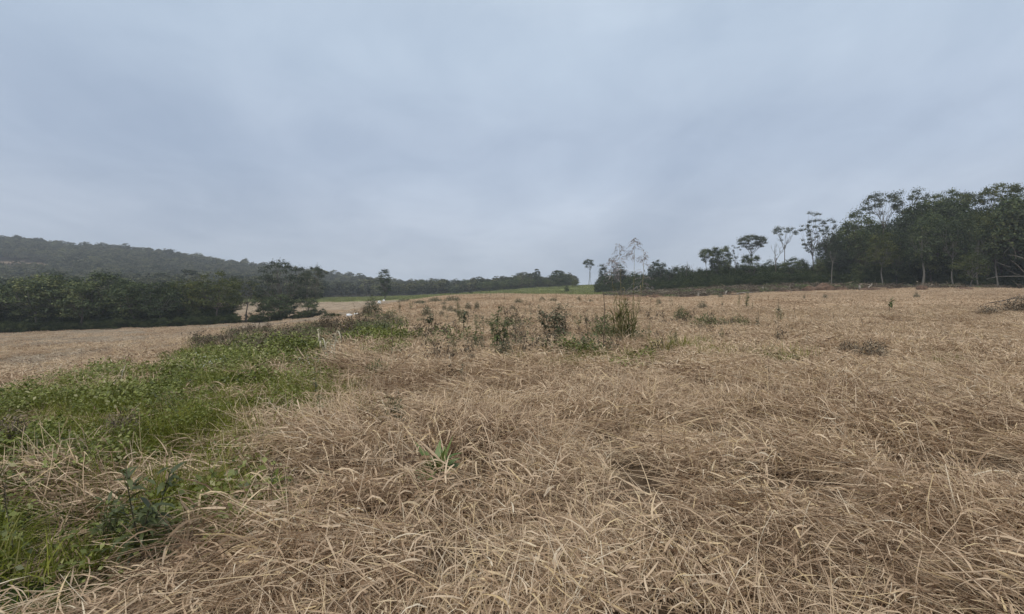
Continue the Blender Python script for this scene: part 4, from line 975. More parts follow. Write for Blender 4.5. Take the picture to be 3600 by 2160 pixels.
# ------------------------------------------------------------------ single plants in the field
def weed_parts(kind, H, W, seed, leaf='weed', stem='stem'):
    """returns the part meshes of one plant, H tall and W wide, standing at the origin"""
    rng = np.random.default_rng(seed); st, lf, hd = MB(), MB(), MB()
    if kind == 'tall_weed':
        ns = max(1, int(W / .12)) if W > .18 else 1
        ns = min(ns, 5)
        for s in range(ns):
            h = H * (1 if s == 0 else rng.uniform(.6, .95)); bx, by = rng.normal(0, W * .12, 2)
            e = np.array([bx + rng.normal(0, W * .3), by + rng.normal(0, W * .3), h]); path = curve((bx, by, -.03), e, 7, rng, .03)
            st.tube(path, max(.004, H * .007) * np.linspace(1.1, .5, 7), 5)
            n = int(15 + 13 * h); t = rng.uniform(.12, 1.0, n) ** .8; q = np.stack([np.interp(t, np.linspace(0, 1, 7), path[:, c]) for c in range(3)], -1)
            ln = W * rng.uniform(.28, .55, n) * (1.15 - .55 * t)
            lf.ribbons(q, rdir(rng, n, 0, 3, .0, .9), ln, ln * rng.uniform(.15, .26, n), rng.uniform(.6, 2.4, n), 4, rng, np.clip(rng.normal(.5, .25, n), 0, 1), 'leaf', .4, .3)
            m = int(6 * H) + 3; tt = rng.uniform(.4, .95, m); q = np.stack([np.interp(tt, np.linspace(0, 1, 7), path[:, c]) for c in range(3)], -1)
            dd = rdir(rng, m, 0, 3, .5, 1.2); l2 = W * rng.uniform(.25, .5, m)
            st.ribbons(q, dd, l2, max(.004, H * .006), .1, 2, rng, .5, 'straw')
            i = rng.integers(0, m, m * 6); c = q[i] + dd[i] * (l2[i] * rng.uniform(.3, 1.1, m * 6))[:, None]
            lf.ribbons(c, rdir(rng, m * 6, 0, 3, -.2, 1.0), W * rng.uniform(.08, .2, m * 6), W * rng.uniform(.03, .07, m * 6), 1.0, 3, rng, rng.uniform(.2, .9, m * 6), 'leaf')
    elif kind == 'palm_weed':
        path = curve((0, 0, -.03), (rng.normal(0, W * .2), 0, H), 7, rng, .03); st.tube(path, max(.005, H * .009) * np.linspace(1.1, .6, 7), 5)
        n = 46; t = 1 - rng.uniform(0, .42, n) ** 1.3; q = np.stack([np.interp(t, np.linspace(0, 1, 7), path[:, c]) for c in range(3)], -1)
        lf.ribbons(q, rdir(rng, n, 0, 3, -.1, 1.1), W * rng.uniform(.4, .75, n), W * rng.uniform(.1, .16, n), rng.uniform(1.5, 3.5, n), 5, rng, rng.uniform(.1, .8, n), 'leaf', .3, .2)
    elif kind == 'bush':
        n = 14
        for s in range(n):
            a = rng.uniform(0, 6.28); e = np.array([math.cos(a) * W * .38 * rng.uniform(.3, 1), math.sin(a) * W * .38 * rng.uniform(.3, 1), H * rng.uniform(.55, .95)])
            st.tube(curve((0, 0, -.03), e, 5, rng, .06), max(.004, H * .007) * np.linspace(1.2, .4, 5), 4)
        m = 950; d = norm(rng.normal(0, 1, (m, 3))); d[:, 2] = np.abs(d[:, 2]); rr = rng.uniform(.25, 1, m) ** .6
        lump = .7 + .5 * fbm(np.arctan2(d[:, 1], d[:, 0]) * 1.6 + seed, d[:, 2] * 3, seed % 50)
        c = d * (rr * lump)[:, None] * np.array([W * .5, W * .5, H * .95]); c[:, 2] += H * .03
        lf.ribbons(c, norm(d + rng.normal(0, .6, (m, 3))), rng.uniform(.06, .13, m) * (W + H) * .5, rng.uniform(.02, .04, m) * (W + H) * .5, .8, 3, rng, np.clip(rng.normal(.5, .25, m), 0, 1), 'leaf', .4)
    elif kind == 'tuft':
        n = 150; x, y = disk(rng, n, W * .28)
        d = norm(np.stack([x / W * 2.6 + rng.normal(0, .2, n), y / W * 2.6 + rng.normal(0, .2, n), np.ones(n)], -1))
        lf.ribbons(np.stack([x, y, np.zeros(n) - .02], -1), d, H * rng.uniform(.6, 1.25, n), max(.008, H * .03) * rng.uniform(.6, 1.4, n), rng.uniform(.2, 1.4, n), 5, rng, np.clip(rng.normal(.5, .25, n), 0, 1), 'blade', .4, .2)
    elif kind == 'sapling':
        path = curve((0, 0, -.03), (rng.normal(0, W * .2), rng.normal(0, W * .1), H * .95), 7, rng, .03); st.tube(path, max(.006, H * .009) * np.linspace(1.1, .5, 7), 5)
        n = 34; t = 1 - rng.uniform(0, .28, n); q = np.stack([np.interp(t, np.linspace(0, 1, 7), path[:, c]) for c in range(3)], -1)
        lf.ribbons(q, rdir(rng, n, 0, 3, -.2, 1.2), W * rng.uniform(.3, .6, n), W * rng.uniform(.12, .22, n), rng.uniform(.5, 2, n), 4, rng, rng.uniform(.1, .9, n), 'leaf', .3)
    elif kind == 'twig':
        path = curve((0, 0, -.03), (rng.normal(0, W * .3), rng.normal(0, W * .2), H), 7, rng, .05); st.tube(path, max(.004, H * .008) * np.linspace(1.1, .4, 7), 5)
        m = 14; t = rng.uniform(.3, .98, m); q = np.stack([np.interp(t, np.linspace(0, 1, 7), path[:, c]) for c in range(3)], -1)
        dd = rdir(rng, m, 0, 3, .3, 1.2); l2 = W * rng.uniform(.25, .6, m)
        e = st.ribbons(q, dd, l2, max(.004, H * .007), .1, 3, rng, .4, 'straw', 1.5)
        i = rng.integers(0, m, 46); c = q[i] + dd[i] * (l2[i] * rng.uniform(.2, 1, 46))[:, None]
        lf.leaves(c, rng.normal(0, 1, (46, 3)), W * rng.uniform(.05, .14, 46), rng, .5, rng.uniform(0, .7, 46))
    elif kind == 'spike':
        path = curve((0, 0, -.03), (rng.normal(0, W * .3), 0, H), 7, rng, .03); st.tube(path, max(.003, H * .006) * np.linspace(1.1, .6, 7), 5)
        n = 170; t = 1 - rng.uniform(0, .34, n); q = np.stack([np.interp(t, np.linspace(0, 1, 7), path[:, c]) for c in range(3)], -1)
        hd.leaves(q + rng.normal(0, W * .1, (n, 3)) * np.array([1, 1, .4]), rng.normal(0, 1, (n, 3)), W * rng.uniform(.1, .26, n), rng, .5, rng.uniform(0, .8, n))
        n = 16; t = rng.uniform(.05, .6, n); q = np.stack([np.interp(t, np.linspace(0, 1, 7), path[:, c]) for c in range(3)], -1)
        lf.ribbons(q, rdir(rng, n, 0, 3, .1, 1.0), W * rng.uniform(.5, 1.1, n), W * rng.uniform(.12, .2, n), 1.5, 4, rng, rng.uniform(.1, .8, n), 'leaf')
    out = []
    if st.n: out.append(('stem', st.mesh('stem', M[stem], True)))
    if lf.n: out.append(('foliage', lf.mesh('foliage', M[leaf])))
    if hd.n: out.append(('seed_head', hd.mesh('seed_head', M['dead'])))
    return out

NAME = {'tall_weed': 'tall_weed', 'palm_weed': 'tall_weed', 'bush': 'wild_bush', 'tuft': 'grass_clump', 'sapling': 'sapling', 'twig': 'dry_weed', 'spike': 'spiked_weed'}
CATG = {'tall_weed': 'weed', 'palm_weed': 'weed', 'bush': 'bush', 'tuft': 'grass clump', 'sapling': 'sapling', 'twig': 'dry weed', 'spike': 'weed'}
_ws = [2000]
def weed(kind, u, vb, vt, wpx, label, leaf='weed', stem='stem', group=None):
    _ws[0] += 1
    X, Y, z = hit(u, vb); H = (vb - vt) / FPX * Y + MAT; W = wpx / FPX * Y
    if kind in ('bush', 'tuft'): W *= 1.2; H *= 1.15
    t = thing(NAME[kind], label, CATG[kind], (X, Y, z), 0, 1, group)
    for nm, me in weed_parts(kind, H, W, _ws[0], leaf, stem):
        o = bpy.data.objects.new(nm, me); COL.objects.link(o); o.parent = t
    return t

def build_weeds():
    # the row of tall weeds across the middle
    weed('palm_weed', 1633, 1200, 1098, 34, 'weed with drooping palm-like top at the left of the tall weed row', 'weed_dark')
    weed('tall_weed', 1668, 1205, 1103, 46, 'thin pale green weed right of the palm-like one', 'weed')
    weed('tall_weed', 1693, 1195, 1108, 34, 'slender weed close left of the biggest branching weed', 'weed_dark', 'stem_brown')
    weed('tall_weed', 1742, 1222, 1082, 78, 'biggest branching weed, bright leaves half-way up, in the middle row', 'weed')
    weed('tall_weed', 1803, 1216, 1086, 44, 'brown-stemmed dark weed right of the biggest branching one', 'weed_dark', 'stem_brown')
    weed('tall_weed', 1869, 1126, 1066, 22, 'small thin stalk farther back between the two bushy weeds and the row', 'weed_dark', 'stem_brown')
    weed('tall_weed', 1852, 1128, 1094, 18, 'short stalk just left of the small thin stalk', 'weed_dark', 'stem_brown')
    weed('tall_weed', 1898, 1122, 1072, 16, 'thin stalk just left of the two grey bushy weeds', 'weed_dark', 'stem_brown')
    weed('tall_weed', 1931, 1180, 1064, 74, 'grey-green bushy weed, left one of a pair', 'weed_dark', 'stem_brown')
    weed('tall_weed', 1982, 1178, 1068, 70, 'grey-green bushy weed, right one of a pair', 'weed_dark', 'stem_brown')
    weed('tall_weed', 2032, 1150, 1112, 40, 'small forked weed right of the bushy pair', 'weed', 'stem_brown')
    weed('bush', 2124, 1178, 1112, 96, 'rounded olive green bush at the foot of the tall reed', 'weed')
    weed('spike', 2123, 1262, 1040, 14, 'very thin tall stalk rising before the rounded olive bush', 'weed_dark', 'stem_brown')
    weed('twig', 1880, 1205, 1150, 50, 'brown dry weed under the grey bushy pair', 'dead', 'stem_brown')
    weed('twig', 1840, 1222, 1160, 60, 'brown dry weed right of the brown-stemmed dark weed', 'dead', 'stem_brown')
    weed('twig', 2050, 1190, 1130, 50, 'leaning dry weed between bushy pair and olive bush', 'dead', 'stem_brown')
    weed('spike', 2062, 1205, 1158, 12, 'short dark upright spike near the leaning dry weed', 'weed_dark', 'stem_brown')
    weed('bush', 1770, 1240, 1200, 70, 'low dark bush at the foot of the biggest branching weed', 'weed_dark')
    weed('bush', 1680, 1228, 1190, 46, 'low dark growth at the foot of the thin pale weeds', 'weed_dark')
    # left of the row
    weed('sapling', 1498, 1190, 1113, 40, 'thin-stemmed weed with leafy tuft on top, left of the tall row', 'weed_dark')
    weed('bush', 1500, 1122, 1080, 40, 'upright grey green bush behind the thin-stemmed tufted weed', 'weed_dark')
    weed('bush', 1505, 1222, 1190, 50, 'dark green low bush below the thin-stemmed tufted weed', 'weed')
    weed('spike', 1372, 1292, 1146, 14, 'long thin dark stalk in front of the green patch', 'weed_dark', 'stem_brown')
    weed('bush', 1310, 1116, 1052, 62, 'tall dark bush beside the white sacks at field boundary', 'weed_dark')
    weed('bush', 1284, 1118, 1078, 34, 'brownish lower bush left of the tall dark boundary bush', 'dead', 'stem_brown')
    weed('tall_weed', 1342, 1192, 1072, 36, 'tall narrow dark weed right of the boundary bush', 'weed_dark')
    weed('bush', 1374, 1124, 1094, 46, 'spreading dark green bush right of the narrow dark weed', 'weed')
    weed('bush', 1350, 1182, 1134, 56, 'rounded dark bush below the narrow dark weed', 'weed')
    weed('bush', 1408, 1150, 1122, 26, 'little bright green bush right of the rounded dark bush', 'weed')
    weed('tall_weed', 1400, 1176, 1100, 20, 'thin twiggy weed above the green patch', 'weed_dark', 'stem_brown')
    weed('bush', 1268, 1188, 1140, 60, 'dull green bush among dead brush left of the rounded dark bush', 'weed')
    weed('bush', 1222, 1176, 1150, 44, 'low brown green bush next to the dead maize', 'dead', 'stem_brown')
    weed('bush', 1480, 1135, 1122, 50, 'flat green weed patch left of the thin-stemmed tufted weed', 'weed')
    weed('bush', 1320, 1330, 1272, 90, 'olive dry bush left of the long dark stalk foot', 'weed', 'stem_brown')
    weed('tall_weed', 1614, 1336, 1258, 44, 'dark broad-leaved weed in the brown straw below the weed row', 'weed_dark', 'stem')
    weed('twig', 1560, 1330, 1278, 90, 'brownish see-through dry weed left of the dark broad-leaved weed', 'dead', 'stem_brown')
    # distant small bushes
    D = 'small dark bushes dotted over the far field'
    for (u, vb, vt, w, lb) in [(1436, 1118, 1100, 16, 'tiny bush left of the upright grey green bush'), (1453, 1103, 1088, 14, 'tiny pointed bush above the tiny bush near the boundary'),
            (1563, 1098, 1078, 22, 'leftmost bush of the cluster in the mid-left field'), (1583, 1100, 1075, 26, 'tallest bush of the cluster in the mid-left field'), (1600, 1104, 1084, 18, 'narrow bush inside the cluster in the mid-left field'), (1614, 1114, 1088, 26, 'rightmost bush of the cluster in the mid-left field'), (1551, 1114, 1096, 26, 'rounded bush in front of the cluster'), (1573, 1128, 1110, 18, 'lower bright bush in front of the cluster'),
            (1605, 1082, 1072, 40, 'low wide bush behind the cluster'), (1645, 1090, 1068, 24, 'forked bush right of the cluster, nearer of two'), (1676, 1090, 1066, 22, 'slim bush right of the forked bush'), (1800, 1098, 1076, 24, 'spiky bush behind the biggest branching weed'),
            (1823, 1068, 1052, 36, 'wide low bush at mid distance above the spiky bush'), (1906, 1059, 1044, 22, 'dense small bush above the grey bushy pair'), (1945, 1062, 1048, 36, 'wide small bush right of the dense small one'), (1875, 1062, 1036, 9, 'thin upright weed far off left of the dense small bush'), (1922, 1055, 1036, 7, 'thin upright weed between dense and wide small bushes'), (1996, 1060, 1046, 12, 'small bush left of the reed far off'), (2076, 1066, 1056, 24, 'flat small bush just left of the reed'), (2110, 1064, 1050, 8, 'little upright weed left of the reed top'), (2035, 1060, 1042, 18, 'faint twiggy bush far off left of the reed'),
            (2364, 1082, 1046, 16, 'upright dark weed right of the reed'), (2345, 1056, 1044, 8, 'tiny weed left of the upright dark weed'), (2318, 1074, 1056, 20, 'twiggy weed left of the upright dark weed'), (2533, 1050, 1034, 18, 'round bush at the edge of the cleared strip'), (2470, 1090, 1062, 34, 'brownish twiggy weed above the dark green clumps'), (2516, 1084, 1070, 10, 'tiny dark weed right of the brownish twiggy weed'), (2826, 1054, 1032, 12, 'upright weed before the forest edge'), (2900, 1052, 1036, 18, 'twiggy weed before the forest edge, pale'), (2927, 1054, 1038, 7, 'dark little stalk right of the pale twiggy weed'), (3327, 1066, 1036, 8, 'thin dark stalk far right in front of the forest'), (3222, 1046, 1030, 20, 'tiny pale green weed at the far edge before the red mound')]:
        weed('bush' if w > 16 else 'tall_weed', u, vb, vt, w, lb, 'weed_dark', 'stem_brown', D)
    for (u, vb, vt, w, lb) in [(1480, 1072, 1060, 60, 'long low weedy strip at the far left of the field crest'), (1530, 1064, 1050, 50, 'weedy hump on the field crest beside the lime pasture'), (1590, 1066, 1048, 60, 'dark weedy hump at the crest below the hazy thicket'), (1420, 1064, 1050, 50, 'dark bush by the lime pasture right of the white sacks'), (1560, 1078, 1066, 30, 'thin brown strip of weeds below the dark hump')]:
        weed('bush', u, vb, vt, w, lb, 'weed_dark', 'stem_brown', 'weedy humps along the field crest')
    # green clumps right of the reed
    weed('bush', 2395, 1130, 1084, 62, 'spiky dark green bush right of the upright dark weed', 'weed')
    weed('bush', 2484, 1154, 1112, 98, 'dense dark green clump, larger of two side by side in pale grass', 'weed')
    weed('bush', 2545, 1152, 1122, 60, 'thin greenish clump between the two dark clumps', 'weed', 'stem_brown')
    weed('bush', 2600, 1148, 1110, 74, 'dark green clump, right one of two in pale grass', 'weed')
    weed('bush', 2662, 1148, 1134, 40, 'faint low green clump at the right of the dark clumps', 'weed')
    weed('tuft', 2326, 1238, 1188, 64, 'bright green grass clump right of the reed foot', 'grass')
    weed('tuft', 2400, 1235, 1192, 42, 'darker green grass clump beside the bright one', 'grass')
    weed('tuft', 2205, 1266, 1232, 60, 'dark green clump hidden in straw below the reed', 'grass')
    weed('tuft', 2475, 1212, 1180, 22, 'small green tuft right of the two green clumps', 'grass')
    weed('tuft', 2760, 1282, 1246, 34, 'small olive tuft in the pale grass to the right', 'grass')
    weed('tuft', 2662, 1262, 1225, 50, 'olive tuft left of the brown heap', 'grass')
    weed('twig', 2806, 1280, 1238, 44, 'dark brown heap of dry stems in the pale grass', 'dead', 'stem_brown')
    weed('twig', 2864, 1214, 1190, 40, 'smaller brown heap of dry stems farther back', 'dead', 'stem_brown')
    weed('bush', 3070, 1246, 1196, 110, 'broad dark brown mound of dead stems on the right', 'dead', 'stem_brown')
    weed('bush', 2985, 1232, 1202, 70, 'dark brown mound left of the broad one', 'dead', 'stem_brown')
    weed('sapling', 3122, 1112, 1046, 30, 'small sapling with leafy top alone in the right field', 'weed')
    weed('twig', 2800, 1128, 1062, 14, 'thin dry stalk left of the lone sapling', 'dead', 'stem_brown')
    weed('twig', 2925, 1166, 1100, 24, 'forked dry twig standing in the right field', 'dead', 'stem_brown')
    weed('spike', 3036, 1168, 1116, 8, 'short dry spike right of the forked twig', 'dead', 'stem_brown')
    weed('twig', 2690, 1370, 1270, 60, 'nearer dry twig standing in the straw', 'dead', 'stem_brown')
    # brush at the left
    weed('twig', 850, 1222, 1146, 40, 'tall thin dead weed against the stubble', 'dead', 'stem_brown')
    weed('twig', 828, 1228, 1185, 26, 'shorter dead weed left of the tall thin one', 'dead', 'stem_brown')
    weed('bush', 870, 1250, 1200, 120, 'dark tangle of dead stems at the stubble edge', 'dead', 'stem_brown')
    weed('bush', 950, 1225, 1168, 64, 'dull heap of dead weeds left of the rounded heap', 'dead', 'stem_brown')
    weed('tall_weed', 958, 1185, 1152, 20, 'small dark green weed top behind the dull heap', 'weed_dark')
    weed('tall_weed', 989, 1158, 1136, 16, 'lone dark green weed out in the stubble', 'weed_dark')
    weed('bush', 1030, 1235, 1160, 104, 'rounded olive heap of dead weeds in the brush', 'dead', 'stem_brown')
    weed('bush', 1095, 1222, 1178, 80, 'brown heap of dead weeds right of the rounded heap', 'dead', 'stem_brown')
    weed('bush', 1112, 1158, 1138, 34, 'dark reddish scrub at the top of the brush', 'dead', 'stem_brown')
    weed('bush', 920, 1250, 1215, 60, 'grey brown scrub with pale twigs at the green edge', 'dead', 'stem_brown')
    weed('twig', 1198, 1240, 1120, 8, 'thin dark pole-like stalk right of the dead maize', 'weed_dark', 'stem')
    # near plants at the left
    weed('tall_weed', 470, 1905, 1560, 250, 'dark broad-leaved weed standing in front in the green strip', 'blue_leaf')
    weed('bush', 390, 1850, 1735, 90, 'dark bluish leaf clump at the left foot of the broad-leaved weed', 'blue_leaf')
    weed('spike', 36, 1920, 1688, 34, 'dark seed spike by the left border of the photo', 'weed_dark')
    weed('tall_weed', 1128, 1490, 1395, 70, 'dark leafy weed on the right edge of the green strip', 'weed')
    weed('bush', 1386, 1490, 1425, 80, 'bluish green leaf cluster in the straw', 'blue_leaf')
    weed('tall_weed', 1120, 1420, 1285, 60, 'tall dark green weed in the green strip below dead maize', 'weed_dark')
    weed('spike', 940, 1700, 1600, 12, 'thin olive twig weed between green strip and straw', 'weed_dark', 'stem_brown')
    weed('twig', 960, 1800, 1600, 60, 'dry olive weed in the straw left of centre', 'weed_dark', 'stem_brown')
    weed('bush', 40, 1560, 1450, 110, 'dark brown dead bush at the left border of green strip', 'dead', 'stem_brown')
    weed('bush', 430, 1530, 1450, 130, 'greyish dead weed patch in the middle of green strip', 'dead', 'stem_brown')
build_weeds()

def build_scattered_weeds():
    rng = np.random.default_rng(404); G = 'thin weeds scattered between the tall weeds'
    LB = {'tall_weed': 'thin green weed, one of many scattered through the middle of the field', 'twig': 'thin brown dry weed, one of many scattered through the middle of the field'}
    protos = []
    for i in range(6):
        kind = 'tall_weed' if i % 2 == 0 else 'twig'
        t = thing('thin_weed' if i % 2 == 0 else 'dry_weed', LB[kind], 'weed' if i % 2 == 0 else 'dry weed', (0, 0, -40), 0, 1, G)
        for nm, me in weed_parts(kind, 1.0, .26 + .04 * i, 5000 + i, 'weed' if i != 2 else 'weed_dark' if kind == 'tall_weed' else 'dead', 'stem' if i % 2 == 0 else 'stem_brown'):
            o = bpy.data.objects.new(nm, me if kind == 'tall_weed' or nm == 'stem' else me); COL.objects.link(o); o.parent = t
        protos.append([t, kind, False])
    for i in range(66):
        u = rng.uniform(1230, 2320) if i % 4 else rng.uniform(2100, 2800); vb = rng.uniform(1095, 1250) if i % 5 else rng.uniform(1070, 1110)
        X, Y, z = hit(u, vb); H = float(np.clip(rng.uniform(28, 78) / FPX * Y, .3, 1.1)) + MAT; p = protos[i % 6]
        if not p[2]:
            p[2] = True; p[0].location = (X, Y, z); p[0].scale = (H, H, H); p[0].rotation_euler.z = rng.uniform(0, 6)
        else: copy_tree(p[0], LB[p[1]], (X, Y, z), rng.uniform(0, 6), H, G)
build_scattered_weeds()

def build_rosette():
    X, Y, z = hit(1530, 1662); rng = np.random.default_rng(77)
    t = thing('dock_plant', 'broad-leaved green rosette plant alone in the brown straw', 'plant', (X, Y, z + .08)); k = Y / FPX
    for i in range(26):
        a = i / 26 * 6.283 + rng.normal(0, .2); b = MB(); e = rng.uniform(.35, 1.25)
        b.ribbons([(math.cos(a) * .02, math.sin(a) * .02, .05)], [(math.cos(a) * math.cos(e), math.sin(a) * math.cos(e), math.sin(e))], rng.uniform(.2, .34), rng.uniform(.04, .07), rng.uniform(.5, 1.6), 7, rng, rng.uniform(.1, .95), 'leaf', .4, .2)
        b.obj('leaf', M['rosette'], t, True)
build_rosette()

def build_reed():
    X, Y, z = hit(2200, 1205); rng = np.random.default_rng(88); k = Y / FPX
    t = thing('giant_reed', 'tall reed clump with pale feathery seed heads above the horizon', 'reed', (X, Y, z + .06))
    for i in range(22):
        bx, by = rng.normal(0, .09), rng.normal(0, .09); h = k * rng.uniform(95, 170)
        e = (bx * 1.5 + rng.normal(0, .07), by + rng.normal(0, .08), h); c = MB(); path = curve((bx, by, -.03), e, 7, rng, .025); c.tube(path, .0135 * np.linspace(1.1, .6, 7), 6)
        o = c.obj('cane', M['cane'], t, True)
        lf = MB(); n = 9; tt = rng.uniform(.25, 1.0, n); q = np.stack([np.interp(tt, np.linspace(0, 1, 7), path[:, j]) for j in range(3)], -1)
        lf.ribbons(q, rdir(rng, n, 0, 3, .8, 1.4), rng.uniform(.18, .42, n), rng.uniform(.022, .038, n), rng.uniform(.6, 3.2, n), 7, rng, np.clip(rng.normal(.45, .25, n), 0, 1), 'blade', .3, .3)
        lf.obj('leaves', M['reed'], o)
    for (u, vt, pl) in [(2231, 825, 62), (2180, 845, 84), (2266, 864, 90), (2150, 890, 62)]:
        tip = np.array([(u - 2200) * k, rng.normal(0, .1), (1205 - vt) * k]); b0 = np.array([(u - 2200) * k * .15, rng.normal(0, .05), -.03])
        path = curve(b0, tip, 12, rng, .03); c = MB(); c.tube(path, .0085 * np.linspace(1.1, .25, 12), 5); o = c.obj('flowering_cane', M['cane'], t, True)
        pn = MB(); ax0 = 1 - pl * k * 1.55 / tip[2]; nb = 50; tt = rng.uniform(ax0, 1.0, nb); q = np.stack([np.interp(tt, np.linspace(0, 1, 12), path[:, j]) for j in range(3)], -1)
        f = (tt - ax0) / (1 - ax0); ln = .1 + .36 * (1 - f) ** .7 * rng.uniform(.5, 1, nb)
        d = rdir(rng, nb, 0, 3, .15, .8); pn.ribbons(q, d, ln, .003, 1.5, 6, rng, .3, 'straw')
        # spikelets hang along each drooping branchlet
        for s in range(20):
            g = rng.uniform(.25, 1.0, nb); dd = d.copy(); cur = q.copy()
            for _ in range(6):
                cur = cur + dd * (ln * g / 6)[:, None]; dd = norm(dd + np.array([0, 0, -1.5 / 6]) * g[:, None])
            pn.ribbons(cur, norm(dd * .5 + rng.normal(0, .22, (nb, 3)) + np.array([0, 0, -.75])), rng.uniform(.03, .06, nb), .0085, .3, 2, rng, rng.uniform(0, 1, nb), 'leaf')
        pn.obj('seed_head', M['panicle'], o)
    # two or three dry leaf flags at the top of the lower canes
    for (u, vt) in [(2166, 1008), (2196, 1004), (2252, 1002)]:
        tip = np.array([(u - 2200) * k, rng.normal(0, .06), (1205 - vt) * k]); c = MB(); path = curve((tip[0] * .3, 0, -.03), tip, 8, rng, .03); c.tube(path, .009 * np.linspace(1.1, .5, 8), 5); o = c.obj('cane', M['cane'], t, True)
        lf = MB(); lf.ribbons([tip] * 2, rdir(rng, 2, 0, 3, .7, 1.3), rng.uniform(.14, .24, 2), .02, rng.uniform(2, 4, 2), 7, rng, [.85, .7], 'blade', .3, .2); lf.obj('leaves', M['reed'], o)
build_reed()

def build_maize():
    X, Y, z = hit(1160, 1262); k = Y / FPX; rng = np.random.default_rng(55)
    t = thing('dead_maize', 'bleached dead maize stalks with drooping leaves at the green edge', 'dead maize', (X, Y, z + .1))
    for (b, e) in [((-10, 0), (-34, 118)), ((12, 0), (24, 112)), ((-4, 0), (20, 96))]:
        c = MB(); path = curve((b[0] * k, rng.normal(0, .03), -.02), (e[0] * k, rng.normal(0, .05), e[1] * k), 8, rng, .06); c.tube(path, .013 * np.linspace(1.1, .6, 8), 6); o = c.obj('stalk', M['corn'], t, True)
        n = 7; lf = MB(); tt = np.linspace(.3, 1, n); q = np.stack([np.interp(tt, np.linspace(0, 1, 8), path[:, j]) for j in range(3)], -1)
        lf.ribbons(q, rdir(rng, n, 0, 3, .2, .9), rng.uniform(.2, .42, n), rng.uniform(.03, .05, n), rng.uniform(2.5, 5, n), 8, rng, rng.uniform(.2, 1, n), 'blade', .3, .3); lf.obj('leaves', M['corn'], o)
build_maize()

# ------------------------------------------------------------------ wood, earth, bales
def stick(name, label, a, b, rad, mat='deadwood', cat='stick', lift=.12, za=None, zb=None, group=None, forks=2):
    ua, va = a; ub, vb = b
    A, B = hit(ua, va), hit(ub, vb)
    A = np.array(A) + (0, 0, lift); B = np.array(B) + (0, 0, lift); B[1] = A[1] + np.clip(B[1] - A[1], -1.5, 1.5); B[0] = (ub - CU) / FPX * B[1]; B[2] = CAM_H - (vb - HV) / FPX * B[1] + lift * .3
    A[2] = CAM_H - (va - HV) / FPX * A[1] + lift * .3
    rng = np.random.default_rng(int(ua * 7 + va)); t = thing(name, label, cat, tuple(A), 0, 1, group); w = MB(); p = curve((0, 0, 0), B - A, 8, rng, .03)
    w.tube(p, rad * np.linspace(1, .55, 8), 6); w.obj('shaft', M[mat], t, True)
    for f in range(forks):
        s0 = p[rng.integers(3, 7)]; L = np.linalg.norm(B - A) * rng.uniform(.15, .3); w2 = MB(); e = s0 + norm(norm(B - A) + rng.normal(0, .5, 3)) * L
        w2.tube(curve(s0, e, 4, rng, .05), rad * np.linspace(.5, .25, 4), 5); w2.obj('twig', M[mat], t, True)
    return t

def lump(name, label, cat, u, vb, wpx, hpx, mat, seed, depth=.6, group=None, Y=None):
    X, Yh, z = hit(u, vb) if Y is None else at(u, Y)
    W, H = wpx / FPX * Yh, hpx / FPX * Yh; n, m = 30, 12
    th = np.linspace(0, 2 * np.pi, n, endpoint=False); ph = np.linspace(0, np.pi / 2, m); T, P = np.meshgrid(th, ph)
    r = .75 + .5 * fbm(np.cos(T) * 1.5 + seed, np.sin(T) * 1.5 + P * 2, seed, 4); zz = np.sin(P) * (.65 + .7 * fbm(np.cos(T) * np.cos(P) * 2.2 + seed * 3, np.sin(T) * np.cos(P) * 2.2, seed + 3, 4))
    cp = np.cos(P) ** .8; zz = zz * (.75 + .5 * vnoise(np.cos(T) * cp * 5 + seed, np.sin(T) * cp * 5, seed + 9)); zz[-1] = zz[-1].mean()
    v = np.stack([np.cos(T) * cp * r * W * .5, np.sin(T) * cp * r * W * .5 * depth, zz * H * .68 - .05 * (P < .1)], -1)
    i = np.arange(m - 1)[:, None] * n; j = np.arange(n)[None]; j2 = (j + 1) % n
    b = MB(); b.add(v, q=np.stack([i + j, i + j2, i + n + j2, i + n + j], -1)); o = b.obj(name, M[mat], None, True); o.location = (X, Yh, z + MAT - .05)
    return tag(o, label, cat, group)

def bale(label, u, vb, dia_px, seed, rz):
    X, Y, z = hit(u, vb); D = dia_px / FPX * Y; rng = np.random.default_rng(seed); t = thing('wrapped_bale', label, 'bale', (X, Y, z + .08), rz, 1, 'white wrapped bales by the tree row'); n = 40; L = D * .95
    prof = [(-.5, .0), (-.5, .34), (-.485, .43), (-.45, .485), (-.3, .505), (-.1, .498), (.1, .502), (.3, .505), (.45, .485), (.485, .43), (.5, .34), (.5, .0)]
    th = np.linspace(0, 2 * np.pi, n, endpoint=False); b = MB(); rows = []
    for (a, r) in prof:
        rr = r * D * (1 + .02 * (fbm(np.cos(th) * 3 + seed, np.sin(th) * 3 + a * 6, seed) - .5) * 2); rows.append(np.stack([np.full(n, a * L), np.cos(th) * rr, np.maximum(np.sin(th) * rr, -.47 * D) + .47 * D], -1))
    v = np.stack(rows); m = len(prof); i = np.arange(m - 1)[:, None] * n; j = np.arange(n)[None]; j2 = (j + 1) % n
    b.add(v, q=np.stack([i + j, i + j2, i + n + j2, i + n + j], -1)); b.obj('wrapped_body', M['wrap'], t, True)
    w = MB(); a = rng.uniform(0, 6.28); c = np.array([L * .5 + .01, math.cos(a) * D * .12, .47 * D + math.sin(a) * D * .12]); w.ribbons([c] * 3, [(0, .3, -1), (0, -.2, -1), (0, .9, -.3)], [.25, .2, .18], .07, .2, 4, rng, .5, 'blade'); w.obj('loose_film_end', M['wrap'], t)

